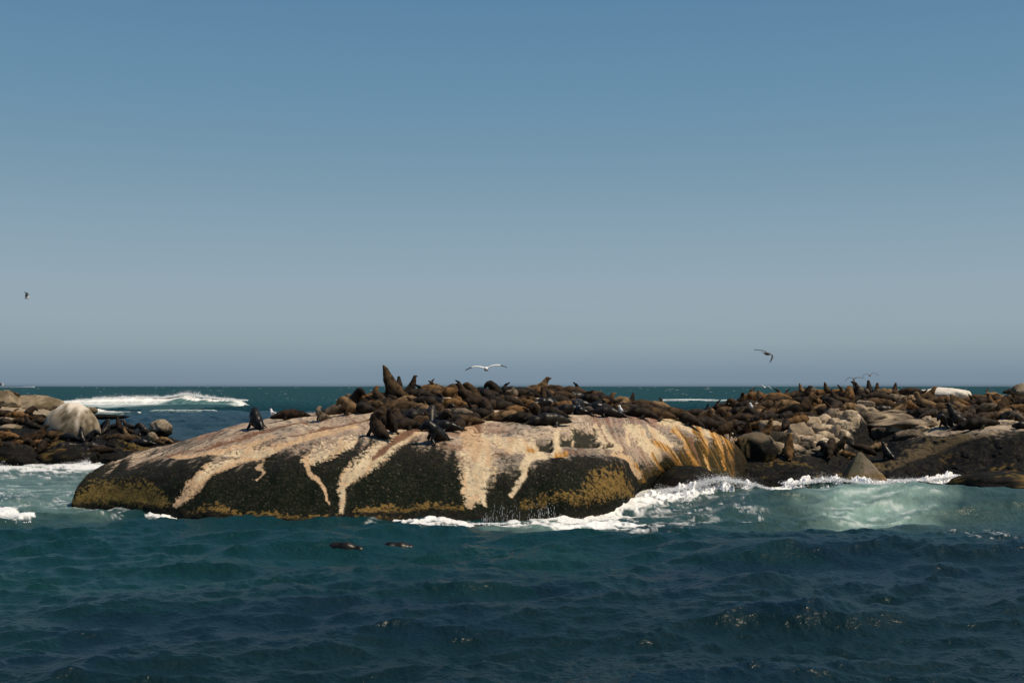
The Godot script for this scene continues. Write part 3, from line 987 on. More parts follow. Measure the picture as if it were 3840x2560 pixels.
# The wall of split granite blocks under the right-hand crest: every stone by itself.
func stones(parent: Node) -> void:
	var pale := stone_mat(4.0, 0.75, 0.25)
	var g := RandomNumberGenerator.new()
	g.seed = 40
	# [column, row, half width, half height, shade 0 dark .. 1 white]
	var list := [
		[2905, 1612, 42, 26, 0.5], [2960, 1605, 36, 22, 0.7], [2930, 1652, 50, 30, 0.45], [2868, 1676, 40, 34, 0.02], [2990, 1622, 30, 24, 0.6], [3010, 1606, 26, 20, 0.8],
		[2900, 1690, 34, 26, 0.25], [2985, 1652, 26, 24, 0.65], [3040, 1592, 34, 26, 0.9], [3032, 1628, 28, 22, 0.75], [3028, 1652, 22, 14, 0.6], [3068, 1616, 26, 24, 0.5],
		[3020, 1678, 26, 17, 0.45], [2992, 1690, 30, 18, 0.35], [3050, 1676, 24, 14, 0.35], [3062, 1650, 20, 16, 0.7], [3092, 1580, 30, 22, 0.85], [3100, 1610, 24, 15, 0.8],
		[3098, 1636, 26, 22, 0.55], [3128, 1560, 26, 22, 0.6], [3140, 1596, 24, 24, 0.9], [3134, 1626, 20, 26, 0.8], [3162, 1566, 22, 22, 0.7], [3172, 1604, 28, 24, 0.9],
		[3160, 1640, 18, 20, 0.7], [3190, 1560, 24, 20, 0.8], [3204, 1590, 22, 22, 0.85], [3196, 1622, 16, 20, 0.45], [3222, 1540, 26, 22, 0.8], [3252, 1526, 30, 18, 0.75],
		[3076, 1698, 36, 12, 0.25], [3130, 1660, 20, 16, 0.4], [2952, 1700, 26, 16, 0.3], [3180, 1660, 18, 22, 0.3],
		[3270, 1544, 40, 13, 0.6], [3330, 1556, 74, 17, 0.35], [3390, 1574, 66, 20, 0.55], [3440, 1566, 30, 16, 0.7], [3482, 1578, 26, 18, 0.7], [3508, 1590, 24, 20, 0.75], [3462, 1610, 50, 16, 0.5],
		[3300, 1566, 84, 20, 0.45, 2.0], [3390, 1596, 70, 18, 0.4, 2.4], [3400, 1604, 50, 17, 0.45], [3270, 1574, 50, 22, 0.12], [3420, 1634, 44, 18, 0.2], [3320, 1626, 40, 22, 0.1], [3570, 1562, 26, 12, 0.6], [3780, 1590, 30, 12, 0.8], [3640, 1548, 26, 10, 0.7],
		[2620, 1588, 20, 12, 0.3], [2945, 1518, 20, 16, 0.3], [3042, 1490, 26, 12, 0.2], [3420, 1492, 12, 8, 0.9],
	]
	for s in list:
		var spotted: Array = stand(s[0], s[1])
		var at: Vector3 = spotted[0]
		var m := -at.z / FOCAL
		var r := Vector3(s[2] * m * g.randf_range(1.2, 1.55), s[3] * m * g.randf_range(1.2, 1.6), 0.0)
		r.z = 0.65 * (r.x + r.y) * 0.6 + 0.12
		if s.size() > 5:
			r.z = s[5]
			at.z += 0.9
			m = -at.z / FOCAL
		at = Vector3((s[0] - 1920.0) * m, EYE - (s[1] - HORIZON) * m, at.z - r.z * 0.5)
		var shade: float = s[4]
		var p := func(q: Vector3, d: Vector3, e: Vector3) -> Color:
			var fine := fine_noise.get_noise_3dv(q * 3.5)
			var speck := fine_noise.get_noise_3dv(q * 11.0)
			var broad := mid_noise.get_noise_3dv(q * Vector3(1.4, 0.6, 1.4))
			var c := Color(0.035, 0.030, 0.022).lerp(Color(0.25, 0.195, 0.135), smooth(0.10, 0.65, shade + 0.7 * broad)).lerp(Color(0.46, 0.365, 0.25), smooth(0.55, 1.2, shade + 0.8 * broad + 0.4 * fine))
			return c * (1.0 + 0.25 * fine + 0.15 * speck)
		boulder("stone", "", at, r, g.randi(), 0.13, 6, p, pale, g.randf_range(-0.35, 0.35), parent, 0.7, 7.0)


func loose_boulders(rock: Material, wet: Material) -> void:
	var black := func(q: Vector3, d: Vector3, e: Vector3) -> Color:
		return wet_paint(q, 9.0, 0.0)
	var grey := func(q: Vector3, d: Vector3, e: Vector3) -> Color:
		return wet_paint(q, 1.7, 0.4)
	var domed := func(q: Vector3, d: Vector3, e: Vector3) -> Color:
		var fine := fine_noise.get_noise_3dv(q * Vector3(3.0, 6.0, 3.0))
		var drip := mid_noise.get_noise_2d(q.x * 2.4, q.y * 0.35)
		var broad := mid_noise.get_noise_3dv(q * 0.8)
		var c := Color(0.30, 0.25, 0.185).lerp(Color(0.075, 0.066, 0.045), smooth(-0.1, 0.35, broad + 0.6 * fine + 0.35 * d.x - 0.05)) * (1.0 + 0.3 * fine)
		c = c.lerp(Color(0.58, 0.53, 0.46), smooth(0.72, 1.0, d.y + 0.4 * drip))
		return c.lerp(Color(0.55, 0.50, 0.43), 0.8 * smooth(0.28, 0.5, drip) * smooth(0.0, 0.3, d.y))
	var dripped := func(q: Vector3, d: Vector3, e: Vector3) -> Color:
		var px := 1920.0 - q.x / q.z * FOCAL
		var py := HORIZON - (EYE - q.y) / q.z * FOCAL
		var c := wet_paint(q, 9.0, 0.0).lerp(Color(0.11, 0.09, 0.062), smooth(0.45, 0.85, d.y + 0.5 * mid_noise.get_noise_3dv(q * 2.0)))
		var rust := maxf(along([Vector3(2762, 1628, 7), Vector3(2782, 1660, 8), Vector3(2790, 1720, 6)], px, py), along([Vector3(2796, 1652, 6), Vector3(2806, 1690, 7), Vector3(2812, 1740, 5)], px, py))
		return c.lerp(Color(0.42, 0.26, 0.10), smooth(0.05, 0.5, rust))
	var white := func(q: Vector3, d: Vector3, e: Vector3) -> Color:
		var fine := fine_noise.get_noise_3dv(q * 3.0)
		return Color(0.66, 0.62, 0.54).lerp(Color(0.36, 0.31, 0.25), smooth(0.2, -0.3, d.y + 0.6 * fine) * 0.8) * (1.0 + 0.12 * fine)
	var sandy := func(q: Vector3, d: Vector3, e: Vector3) -> Color:
		var fine := fine_noise.get_noise_3dv(q * 3.0)
		var broad := mid_noise.get_noise_3dv(q * 0.9)
		return Color(0.26, 0.21, 0.148).lerp(Color(0.11, 0.088, 0.056), smooth(-0.25, 0.3, broad + 0.6 * fine)) * (1.0 + 0.25 * fine)
	boulder("boulder", "tall pale rounded boulder with whitened top, standing among the seals at left", spot(266, 1634, 81), Vector3(1.9, 2.16, 1.5), 3, 0.06, 0, domed, rock)
	boulder("boulder", "broad smooth sandy slab behind the tall pale boulder at far left", spot(118, 1526, 97), Vector3(2.6, 0.95, 2.4), 8, 0.08, 0, sandy, rock)
	boulder("boulder", "pale tan rock at the left edge below a brown seal", spot(10, 1506, 95), Vector3(1.7, 0.85, 1.6), 14, 0.14, 2, sandy, rock)
	boulder("boulder", "small flat pale rock by the left edge under the seals", spot(40, 1614, 80.5), Vector3(0.95, 0.42, 0.9), 19, 0.12, 2, sandy, rock)
	boulder("boulder", "leaning wedge-shaped grey boulder at the right end of the left reef", spot(604, 1606, 80.5), Vector3(0.78, 0.60, 0.7), 22, 0.14, 3, grey, rock, 0.3)
	boulder("boulder", "small tan boulder just left of the wedge-shaped boulder on the reef", spot(572, 1642, 78.4), Vector3(0.42, 0.38, 0.4), 25, 0.15, 2, sandy, rock)
	boulder("boulder", "rounded weedy boulder at the waterline with golden weed patch, left reef", spot(240, 1722, 74.5), Vector3(2.25, 0.88, 1.3), 28, 0.12, 1, grey, wet)
	boulder("boulder", "weed-covered boulder at the lower left edge beside the foam", spot(44, 1712, 73.4), Vector3(1.5, 0.75, 1.2), 31, 0.16, 2, grey, wet)
	boulder("boulder", "knobbly tan and green boulder in front of the reef seals, left of the dome", spot(436, 1672, 77), Vector3(0.66, 0.48, 0.6), 35, 0.16, 3, grey, rock)
	boulder("boulder", "squat tan boulder between the knobbly boulder and the dome", spot(490, 1682, 76.5), Vector3(0.5, 0.35, 0.5), 38, 0.16, 3, grey, rock)
	boulder("boulder", "small grey pointed rock in front of the knobbly boulder on the left reef", spot(392, 1700, 75.8), Vector3(0.5, 0.42, 0.45), 41, 0.16, 4, grey, rock)
	boulder("boulder", "low brown rock at the waterline where the left reef meets the dome", spot(430, 1728, 74.4), Vector3(0.95, 0.36, 0.7), 44, 0.15, 2, grey, wet)
	boulder("boulder", "flat dark rock awash behind the tall pale boulder", spot(400, 1562, 96), Vector3(1.7, 0.22, 1.0), 47, 0.1, 1, black, wet)
	boulder("boulder", "small flat tan rock in the surf behind the tall pale boulder", spot(336, 1540, 112), Vector3(0.7, 0.35, 0.6), 48, 0.1, 1, sandy, rock)
	boulder("boulder", "low rounded black boulder in the surf under the orange-stained cliff", spot(2568, 1826, 53), Vector3(1.7, 0.92, 1.3), 51, 0.09, 1, black, wet)
	boulder("boulder", "dark rounded boulder with two orange drips beside the stained cliff", spot(2830, 1696, 59.6), Vector3(1.05, 0.98, 1.1), 54, 0.08, 1, dripped, wet)
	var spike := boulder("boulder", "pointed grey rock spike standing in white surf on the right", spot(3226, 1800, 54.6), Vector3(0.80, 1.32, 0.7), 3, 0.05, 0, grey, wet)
	var spike_tones := func(q: Vector3, d: Vector3, e: Vector3) -> Color:
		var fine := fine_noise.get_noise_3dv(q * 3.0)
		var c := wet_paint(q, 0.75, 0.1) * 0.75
		c = c.lerp(Color(0.05, 0.052, 0.036) * (1.0 + 0.6 * fine), 0.85 * smooth(0.12, -0.12, e.x + 0.15 * fine))  # darker, greener tone on the left side
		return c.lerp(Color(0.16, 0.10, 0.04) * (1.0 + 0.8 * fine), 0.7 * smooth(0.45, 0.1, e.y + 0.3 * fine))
	spike.mesh = spike_mesh(spike_tones, spike.position)
	boulder("boulder", "low wet slab at the right edge where the green wave breaks", spot(3760, 1822, 52.6), Vector3(2.35, 0.62, 1.5), 60, 0.10, 1, black, wet)
	boulder("boulder", "small weedy rock awash in front of the right-hand slab", spot(3446, 1822, 54.2), Vector3(0.62, 0.2, 0.5), 63, 0.2, 1, black, wet)
	boulder("boulder", "tiny dark rock poking out of the water left of the surf", spot(3035, 1836, 51.6), Vector3(0.11, 0.14, 0.12), 64, 0.2, 1, black, wet)
	boulder("boulder", "long white guano-covered boulder on the skyline of the right ridge", spot(3552, 1480, 76.5), Vector3(1.5, 0.52, 1.0), 66, 0.07, 2, white, rock)
	boulder("boulder", "squarish pale boulder touching the left end of the white boulder", spot(3464, 1484, 76), Vector3(0.36, 0.40, 0.4), 68, 0.1, 3, white, rock)
	boulder("boulder", "tall brown rock cut off by the right edge of the picture", spot(3848, 1474, 74), Vector3(0.85, 0.62, 0.8), 70, 0.15, 2, sandy, rock)


# A three-sided pinnacle with a rounded edge, leaning a little to the left.
func spike_mesh(paint: Callable, at: Vector3) -> ArrayMesh:
	var p := PackedVector3Array()
	var c := PackedColorArray()
	var nv := 30
	var nu := 40
	for j in nv:
		var t := float(j) / (nv - 1)
		var h := lerpf(-0.7, 1.24, t)
		var r := lerpf(1.0, 0.05, pow(t, 1.5)) * (1.0 if j < nv - 1 else 0.2)
		for i in nu + 1:
			var a := TAU * float(i % nu) / nu
			# ridge towards the eye and slightly right: two faces meet there
			var k := cos(fposmod(a - 1.15 + PI / 3.0, TAU / 3.0) - PI / 3.0)
			var q := Vector3(cos(a), 0, sin(a)) * r * 0.72 / maxf(k, 0.5)
			q.x *= 1.18
			q += Vector3(-0.02 - 0.10 * (1.0 - t), h, 0.0)
			q += Vector3(cos(a), 0.3, sin(a)) * (0.10 * rough_noise.get_noise_3dv((q + at) * 7.0) + 0.05 * mid_noise.get_noise_3dv((q + at) * 3.0)) * (1.0 - 0.6 * t)
			p.append(q)
			c.append(paint.call(q + at + Vector3(0, 0.4, 0), Vector3.UP, q))
	return sheet(p, c, nu + 1, nv, true)


# ---------------------------------------------------------------- seals

# One closed skin over a set of tapered capsules, joined smoothly: [a, radius a, b, radius b, flat axis, flattening, shade, blend]
func skin(bones: Array, cell: float, mottle: int) -> ArrayMesh:
	var lo := Vector3.ONE * 1e6
	var hi := -lo
	for b in bones:
		for e in [0, 2]:
			lo = lo.min(b[e] - Vector3.ONE * (b[e + 1] + 0.06))
			hi = hi.max(b[e] + Vector3.ONE * (b[e + 1] + 0.06))
	lo -= Vector3.ONE * cell
	var nx := int((hi.x - lo.x) / cell) + 3
	var ny := int((hi.y - lo.y) / cell) + 3
	var nz := int((hi.z - lo.z) / cell) + 3
	var f := PackedFloat32Array()
	var sh := PackedFloat32Array()
	var near := PackedFloat32Array()
	f.resize(nx * ny * nz)
	f.fill(0.5)
	sh.resize(nx * ny * nz)
	near.resize(nx * ny * nz)
	near.fill(9.0)
	for b in bones:
		var a: Vector3 = b[0]
		var e: Vector3 = b[2]
		var ra: float = b[1]
		var rb: float = b[3]
		var ax: Vector3 = b[4]
		var fl: float = b[5]
		var shade: float = b[6]
		var k: float = b[7]
		var pad := maxf(ra, rb) + k + cell * 2.0
		var l := ((a.min(e) - Vector3.ONE * pad - lo) / cell).floor()
		var h := ((a.max(e) + Vector3.ONE * pad - lo) / cell).ceil()
		var ab := e - a
		var ll := maxf(ab.length_squared(), 1e-6)
		for z in range(maxi(int(l.z), 0), mini(int(h.z), nz - 1) + 1):
			for y in range(maxi(int(l.y), 0), mini(int(h.y), ny - 1) + 1):
				for x in range(maxi(int(l.x), 0), mini(int(h.x), nx - 1) + 1):
					var p := lo + Vector3(x, y, z) * cell - a
					var t := clampf(p.dot(ab) / ll, 0.0, 1.0)
					var w := p - ab * t
					if fl > 0.0:
						w += ax * (w.dot(ax) * fl)
					var d := w.length() - lerpf(ra, rb, t)
					var at := (z * ny + y) * nx + x
					if d < near[at]:
						near[at] = d
						sh[at] = shade
					var o := f[at]
					var m := maxf(k - absf(o - d), 0.0) / k
					f[at] = minf(o, d) - m * m * k * 0.25
	var id := PackedInt32Array()
	id.resize(nx * ny * nz)
	id.fill(-1)
	var pts := PackedVector3Array()
	var nrm := PackedVector3Array()
	var col := PackedColorArray()
	var sx := 1
	var sy := nx
	var sz := nx * ny
	var seed_off := Vector3(mottle * 7.3, mottle * 3.1, mottle * 1.7)
	for z in nz - 1:
		for y in ny - 1:
			for x in nx - 1:
				var at := z * sz + y * sy + x
				var c0 := f[at]
				var c1 := f[at + 1]
				var c2 := f[at + sy]
				var c3 := f[at + sy + 1]
				var c4 := f[at + sz]
				var c5 := f[at + sz + 1]
				var c6 := f[at + sz + sy]
				var c7 := f[at + sz + sy + 1]
				var inside := int(c0 < 0.0) + int(c1 < 0.0) + int(c2 < 0.0) + int(c3 < 0.0) + int(c4 < 0.0) + int(c5 < 0.0) + int(c6 < 0.0) + int(c7 < 0.0)
				if inside == 0 or inside == 8:
					continue
				var cs := [c0, c1, c2, c3, c4, c5, c6, c7]
				var sum := Vector3.ZERO
				var n := 0
				for e in [[0, 1], [2, 3], [4, 5], [6, 7], [0, 2], [1, 3], [4, 6], [5, 7], [0, 4], [1, 5], [2, 6], [3, 7]]:
					var u: float = cs[e[0]]
					var v: float = cs[e[1]]
					if (u < 0.0) != (v < 0.0):
						var t := u / (u - v)
						var pa := Vector3(e[0] & 1, (e[0] >> 1) & 1, e[0] >> 2)
						var pb := Vector3(e[1] & 1, (e[1] >> 1) & 1, e[1] >> 2)
						sum += pa.lerp(pb, t)
						n += 1
				var q: Vector3 = lo + (Vector3(x, y, z) + sum / n) * cell
				id[at] = pts.size()
				pts.append(q)
				nrm.append(Vector3(c1 + c3 + c5 + c7 - c0 - c2 - c4 - c6, c2 + c3 + c6 + c7 - c0 - c1 - c4 - c5, c4 + c5 + c6 + c7 - c0 - c1 - c2 - c3).normalized())
				if mottle >= 0:
					var m := mid_noise.get_noise_3dv(q * 4.0 + seed_off)
					var m2 := fine_noise.get_noise_3dv(q * 9.0 + seed_off)
					var s := sh[at] * (1.0 + 0.4 * m2) * lerpf(1.1, 0.30, smooth(-0.02, 0.30, m + 0.25 * m2))
					col.append(Color(s, s, s))
				else:
					col.append(Color(sh[at], sh[at], sh[at]))
	var idx := PackedInt32Array()
	for z in range(1, nz - 1):
		for y in range(1, ny - 1):
			for x in range(1, nx - 1):
				var at := z * sz + y * sy + x
				if id[at] < 0:
					continue
				var s := f[at] < 0.0
				for e in [[sx, sy, sz], [sy, sz, sx], [sz, sx, sy]]:
					if s != (f[at + e[0]] < 0.0):
						var a := id[at]
						var b := id[at - e[1]]
						var c := id[at - e[1] - e[2]]
						var d := id[at - e[2]]
						if a < 0 or b < 0 or c < 0 or d < 0:
							continue
						if s:
							idx.append_array([a, c, b, a, d, c])
						else:
							idx.append_array([a, b, c, a, c, d])
	var arr := []
	arr.resize(Mesh.ARRAY_MAX)
	arr[Mesh.ARRAY_VERTEX] = pts
	arr[Mesh.ARRAY_NORMAL] = nrm
	arr[Mesh.ARRAY_COLOR] = col
	arr[Mesh.ARRAY_INDEX] = idx
	var m := ArrayMesh.new()
	m.add_surface_from_arrays(Mesh.PRIMITIVE_TRIANGLES, arr)
	return m


var heads := {}            # pose -> [head joint, muzzle joint]


# Spines run from the tail to the nose: [x, y, z, radius]. The last two joints are head and muzzle.
func pose_bones(pose: String) -> Array:
	var s := []
	var fl := []           # fore flippers: lists of three points
	var hind := Vector3(-1, -0.12, 0)
	match pose:
		"flat":
			s = [[-0.92, 0.10, 0, 0.07], [-0.55, 0.19, 0, 0.165], [-0.1, 0.255, 0, 0.25], [0.30, 0.26, 0, 0.245], [0.60, 0.24, 0, 0.175], [0.80, 0.20, 0, 0.125], [0.92, 0.185, 0, 0.105], [1.06, 0.15, 0, 0.055]]
			fl = [[Vector3(0.34, 0.16, 0.18), Vector3(0.26, 0.05, 0.36), Vector3(0.05, 0.03, 0.50)], [Vector3(0.34, 0.16, -0.18), Vector3(0.26, 0.05, -0.36), Vector3(0.05, 0.03, -0.50)]]
		"alert":
			s = [[-0.90, 0.10, 0.05, 0.07], [-0.55, 0.18, 0, 0.16], [-0.12, 0.25, 0, 0.24], [0.24, 0.34, 0, 0.24], [0.44, 0.52, 0, 0.185], [0.54, 0.72, 0, 0.14], [0.62, 0.86, 0, 0.105], [0.77, 0.89, 0, 0.052]]
			fl = [[Vector3(0.34, 0.32, 0.17), Vector3(0.42, 0.10, 0.27), Vector3(0.33, 0.02, 0.46)], [Vector3(0.34, 0.32, -0.17), Vector3(0.42, 0.10, -0.27), Vector3(0.33, 0.02, -0.46)]]
		"bull":
			s = [[-0.95, 0.10, 0, 0.08], [-0.62, 0.24, 0, 0.19], [-0.26, 0.42, 0, 0.29], [0.04, 0.72, 0, 0.29], [0.20, 1.02, 0, 0.235], [0.29, 1.28, 0, 0.17], [0.34, 1.46, 0, 0.125], [0.43, 1.63, 0, 0.062]]
			fl = [[Vector3(0.16, 0.60, 0.20), Vector3(0.24, 0.22, 0.30), Vector3(0.20, 0.03, 0.48)], [Vector3(0.16, 0.60, -0.20), Vector3(0.24, 0.22, -0.30), Vector3(0.20, 0.03, -0.48)]]
		"upright":
			s = [[-0.62, 0.09, 0.1, 0.07], [-0.38, 0.19, 0.04, 0.17], [-0.10, 0.34, 0, 0.245], [0.08, 0.60, 0, 0.22], [0.17, 0.84, 0, 0.155], [0.21, 1.00, 0, 0.125], [0.25, 1.12, 0, 0.108], [0.40, 1.16, 0, 0.052]]
			fl = [[Vector3(0.10, 0.46, 0.18), Vector3(0.17, 0.16, 0.27), Vector3(0.10, 0.02, 0.42)], [Vector3(0.10, 0.46, -0.18), Vector3(0.17, 0.16, -0.27), Vector3(0.10, 0.02, -0.42)]]
		"hunched":
			s = [[-0.60, 0.09, 0.1, 0.07], [-0.36, 0.20, 0.05, 0.18], [-0.08, 0.36, 0, 0.26], [0.12, 0.58, 0, 0.225], [0.27, 0.74, 0.03, 0.165], [0.40, 0.74, 0.06, 0.125], [0.50, 0.66, 0.08, 0.105], [0.58, 0.54, 0.09, 0.055]]
			fl = [[Vector3(0.12, 0.44, 0.18), Vector3(0.22, 0.16, 0.26), Vector3(0.16, 0.02, 0.42)], [Vector3(0.12, 0.44, -0.18), Vector3(0.22, 0.16, -0.26), Vector3(0.16, 0.02, -0.42)]]
		"side":
			s = [[-0.95, 0.10, 0, 0.07], [-0.58, 0.19, 0.03, 0.165], [-0.12, 0.27, 0, 0.265], [0.28, 0.27, -0.02, 0.245], [0.58, 0.24, 0, 0.17], [0.77, 0.19, 0.05, 0.125], [0.88, 0.16, 0.08, 0.105], [1.01, 0.13, 0.11, 0.055]]
			fl = [[Vector3(0.34, 0.34, 0.20), Vector3(0.22, 0.26, 0.33), Vector3(0.02, 0.14, 0.38)], [Vector3(0.36, 0.44, -0.05), Vector3(0.24, 0.62, -0.02), Vector3(0.06, 0.74, 0.06)]]
		"curled":
			s = [[-0.22, 0.09, 0.52, 0.07], [-0.46, 0.18, 0.30, 0.16], [-0.46, 0.26, -0.04, 0.25], [-0.14, 0.28, -0.22, 0.25], [0.18, 0.27, -0.16, 0.185], [0.36, 0.25, 0.02, 0.13], [0.38, 0.21, 0.16, 0.105], [0.32, 0.16, 0.29, 0.055]]
			fl = [[Vector3(-0.02, 0.16, -0.40), Vector3(0.12, 0.06, -0.52), Vector3(0.02, 0.03, -0.68)], [Vector3(-0.02, 0.26, 0.0), Vector3(0.04, 0.10, 0.14), Vector3(-0.12, 0.05, 0.26)]]
			hind = Vector3(1, -0.1, 0.5)
		"rolled":
			s = [[-0.95, 0.12, 0, 0.07], [-0.58, 0.20, 0, 0.165], [-0.10, 0.27, 0, 0.26], [0.30, 0.28, 0, 0.24], [0.56, 0.28, 0, 0.17], [0.74, 0.26, 0, 0.125], [0.85, 0.28, 0, 0.105], [0.98, 0.34, 0, 0.055]]
			fl = [[Vector3(0.30, 0.38, 0.16), Vector3(0.18, 0.60, 0.24), Vector3(0.02, 0.80, 0.26)], [Vector3(0.30, 0.36, -0.18), Vector3(0.12, 0.44, -0.36), Vector3(-0.10, 0.34, -0.44)]]
			hind = Vector3(-1, 0.35, 0)
		"yawn":
			s = [[-0.80, 0.10, 0.08, 0.07], [-0.50, 0.19, 0.02, 0.165], [-0.10, 0.27, 0, 0.25], [0.22, 0.40, 0, 0.24], [0.38, 0.62, 0, 0.18], [0.43, 0.82, 0, 0.135], [0.45, 0.98, 0, 0.105], [0.50, 1.13, 0, 0.052]]
			fl = [[Vector3(0.28, 0.34, 0.17), Vector3(0.36, 0.12, 0.27), Vector3(0.26, 0.02, 0.44)], [Vector3(0.28, 0.34, -0.17), Vector3(0.36, 0.12, -0.27), Vector3(0.26, 0.02, -0.44)]]
		"turned":
			s = [[-0.72, 0.10, 0, 0.07], [-0.42, 0.20, 0, 0.17], [-0.06, 0.33, 0, 0.25], [0.16, 0.55, 0, 0.225], [0.22, 0.76, 0.03, 0.165], [0.17, 0.91, 0.08, 0.125], [0.06, 0.98, 0.13, 0.106], [-0.08, 0.95, 0.18, 0.055]]
			fl = [[Vector3(0.14, 0.44, 0.18), Vector3(0.24, 0.16, 0.28), Vector3(0.20, 0.02, 0.44)], [Vector3(0.14, 0.44, -0.18), Vector3(0.24, 0.16, -0.28), Vector3(0.20, 0.02, -0.44)]]
	var out := []
	var shades := [0.55, 0.9, 1.0, 1.0, 1.05, 1.0, 0.85, 0.8]
	for k in s.size() - 1:
		var a := Vector3(s[k][0], s[k][1], s[k][2])
		var b := Vector3(s[k + 1][0], s[k + 1][1], s[k + 1][2])
		out.append([a, s[k][3], b, s[k + 1][3], Vector3.ZERO, 0.0, shades[k], 0.10 if k < 5 else 0.05])
	var h := Vector3(s[6][0], s[6][1], s[6][2])
	var mz := Vector3(s[7][0], s[7][1], s[7][2])
	heads[pose] = [h, mz]
	# small ears
	var look := (mz - h).normalized()
	for w in [1.0, -1.0]:
		var across := look.cross(Vector3.UP).normalized() * float(w)
		out.append([h + across * 0.085 - look * 0.03 + Vector3.UP * 0.02, 0.02, h + across * 0.125 - look * 0.085 + Vector3.UP * 0.015, 0.012, Vector3.ZERO, 0.0, 0.7, 0.02])
	for w in fl:
		out.append([w[0], 0.10, w[1], 0.075, (w[1] - w[0]).cross(Vector3(1, 0, 0)).normalized(), 0.6, 0.6, 0.06])
		out.append([w[1], 0.095, w[2] + (w[2] - w[1]) * 0.15, 0.045, Vector3.UP if absf(w[2].y - w[1].y) < 0.12 else Vector3(0.3, 0.2, 0.93).normalized(), 1.6, 0.35, 0.04])
	var tail := Vector3(s[0][0], s[0][1], s[0][2])
	hind = hind.normalized()
	for w in [1.0, -1.0]:
		var side := hind.cross(Vector3.UP).normalized() * float(w)
		var tip := tail + hind * 0.30 + side * 0.10
		tip.y = maxf(tip.y, 0.03)
		out.append([tail + side * 0.03, 0.06, tip, 0.035, Vector3.UP, 1.2, 0.35, 0.04])
	return out


var fur := []
var tint_words := ["wet black", "dark brown", "brown", "tan", "greyish"]
var pose_words := {"flat": "lying flat", "alert": "propped up", "bull": "rearing up", "upright": "sitting upright", "hunched": "hunched over", "side": "on its side", "curled": "curled up", "rolled": "on its back", "yawn": "with nose in the air", "turned": "sitting, looking back"}
var meshes := {}
var eye_mesh: SphereMesh
var eye_mat: StandardMaterial3D
var seals := []
var count_words := ["first", "second", "third", "fourth", "fifth", "sixth", "seventh", "eighth", "ninth", "tenth", "eleventh", "twelfth", "thirteenth", "fourteenth", "fifteenth", "sixteenth", "seventeenth", "eighteenth", "nineteenth", "twentieth", "twenty-first", "twenty-second", "twenty-third", "twenty-fourth", "twenty-fifth", "twenty-sixth", "twenty-seventh", "twenty-eighth", "twenty-ninth", "thirtieth", "thirty-first", "thirty-second", "thirty-third", "thirty-fourth", "thirty-fifth", "thirty-sixth", "thirty-seventh", "thirty-eighth", "thirty-ninth", "fortieth", "forty-first", "forty-second", "forty-third", "forty-fourth", "forty-fifth", "forty-sixth", "forty-seventh", "forty-eighth", "forty-ninth", "fiftieth"]


func seal(px: float, py: float, pose: String, yaw: float, tint: int, size: float, row: String, label := "") -> void:
	seals.append({"px": px, "py": py, "pose": pose, "yaw": yaw, "tint": tint, "size": size, "row": row, "label": label})


func place_seals(group: String) -> void:
	var rows := {}
	for s in seals:
		if not rows.has(s.row):
			rows[s.row] = []
		rows[s.row].append(s)
	for row in rows:
		var list: Array = rows[row]
		list.sort_custom(func(a, b): return a.px < b.px)
		for k in list.size():
			var s: Dictionary = list[k]
			if s.label == "":
				s.label = "%s fur seal %s, %s from left in %s" % [tint_words[s.tint], pose_words[s.pose], count_words[mini(k, 49)], row]
			var g: Array = stand(s.px, s.py)
			var at: Vector3 = g[0]
			var up: Vector3 = Vector3.UP.lerp(g[1], 0.75).normalized()
			var fwd := Vector3(cos(deg_to_rad(s.yaw)), 0, -sin(deg_to_rad(s.yaw)))
			var right := fwd.cross(up).normalized()
			fwd = up.cross(right).normalized()
			var root := thing("fur_seal", s.label, "seal", group)
			root.transform = Transform3D(Basis(fwd, up, right).scaled(Vector3.ONE * float(s.size) * (1.0 if group.contains("dome") else 1.02)), at - up * 0.04)
			var mesh_key: String = s.pose + str(k % 2)
			if not meshes.has(mesh_key):
				meshes[mesh_key] = skin(pose_bones(s.pose), 0.036, 3 * meshes.size())
			var body := obj("body", meshes[mesh_key], fur[s.tint * 2 + (k + int(s.px)) % 2], root)
			if at.z > -66.0:
				var hd: Array = heads[s.pose]
				var look: Vector3 = (hd[1] - hd[0]).normalized()
				for w in [1.0, -1.0]:
					var across: Vector3 = look.cross(Vector3.UP).normalized() * float(w)
					var e := obj("eye", eye_mesh, eye_mat, root)
					e.position = hd[0] + look * 0.07 + across * 0.062 + across.cross(look) * 0.045 * float(w)
				var nose := obj("nose", eye_mesh, eye_mat, root)
				nose.position = hd[1] + look * 0.045
				nose.scale = Vector3.ONE * 1.2
	seals.clear()


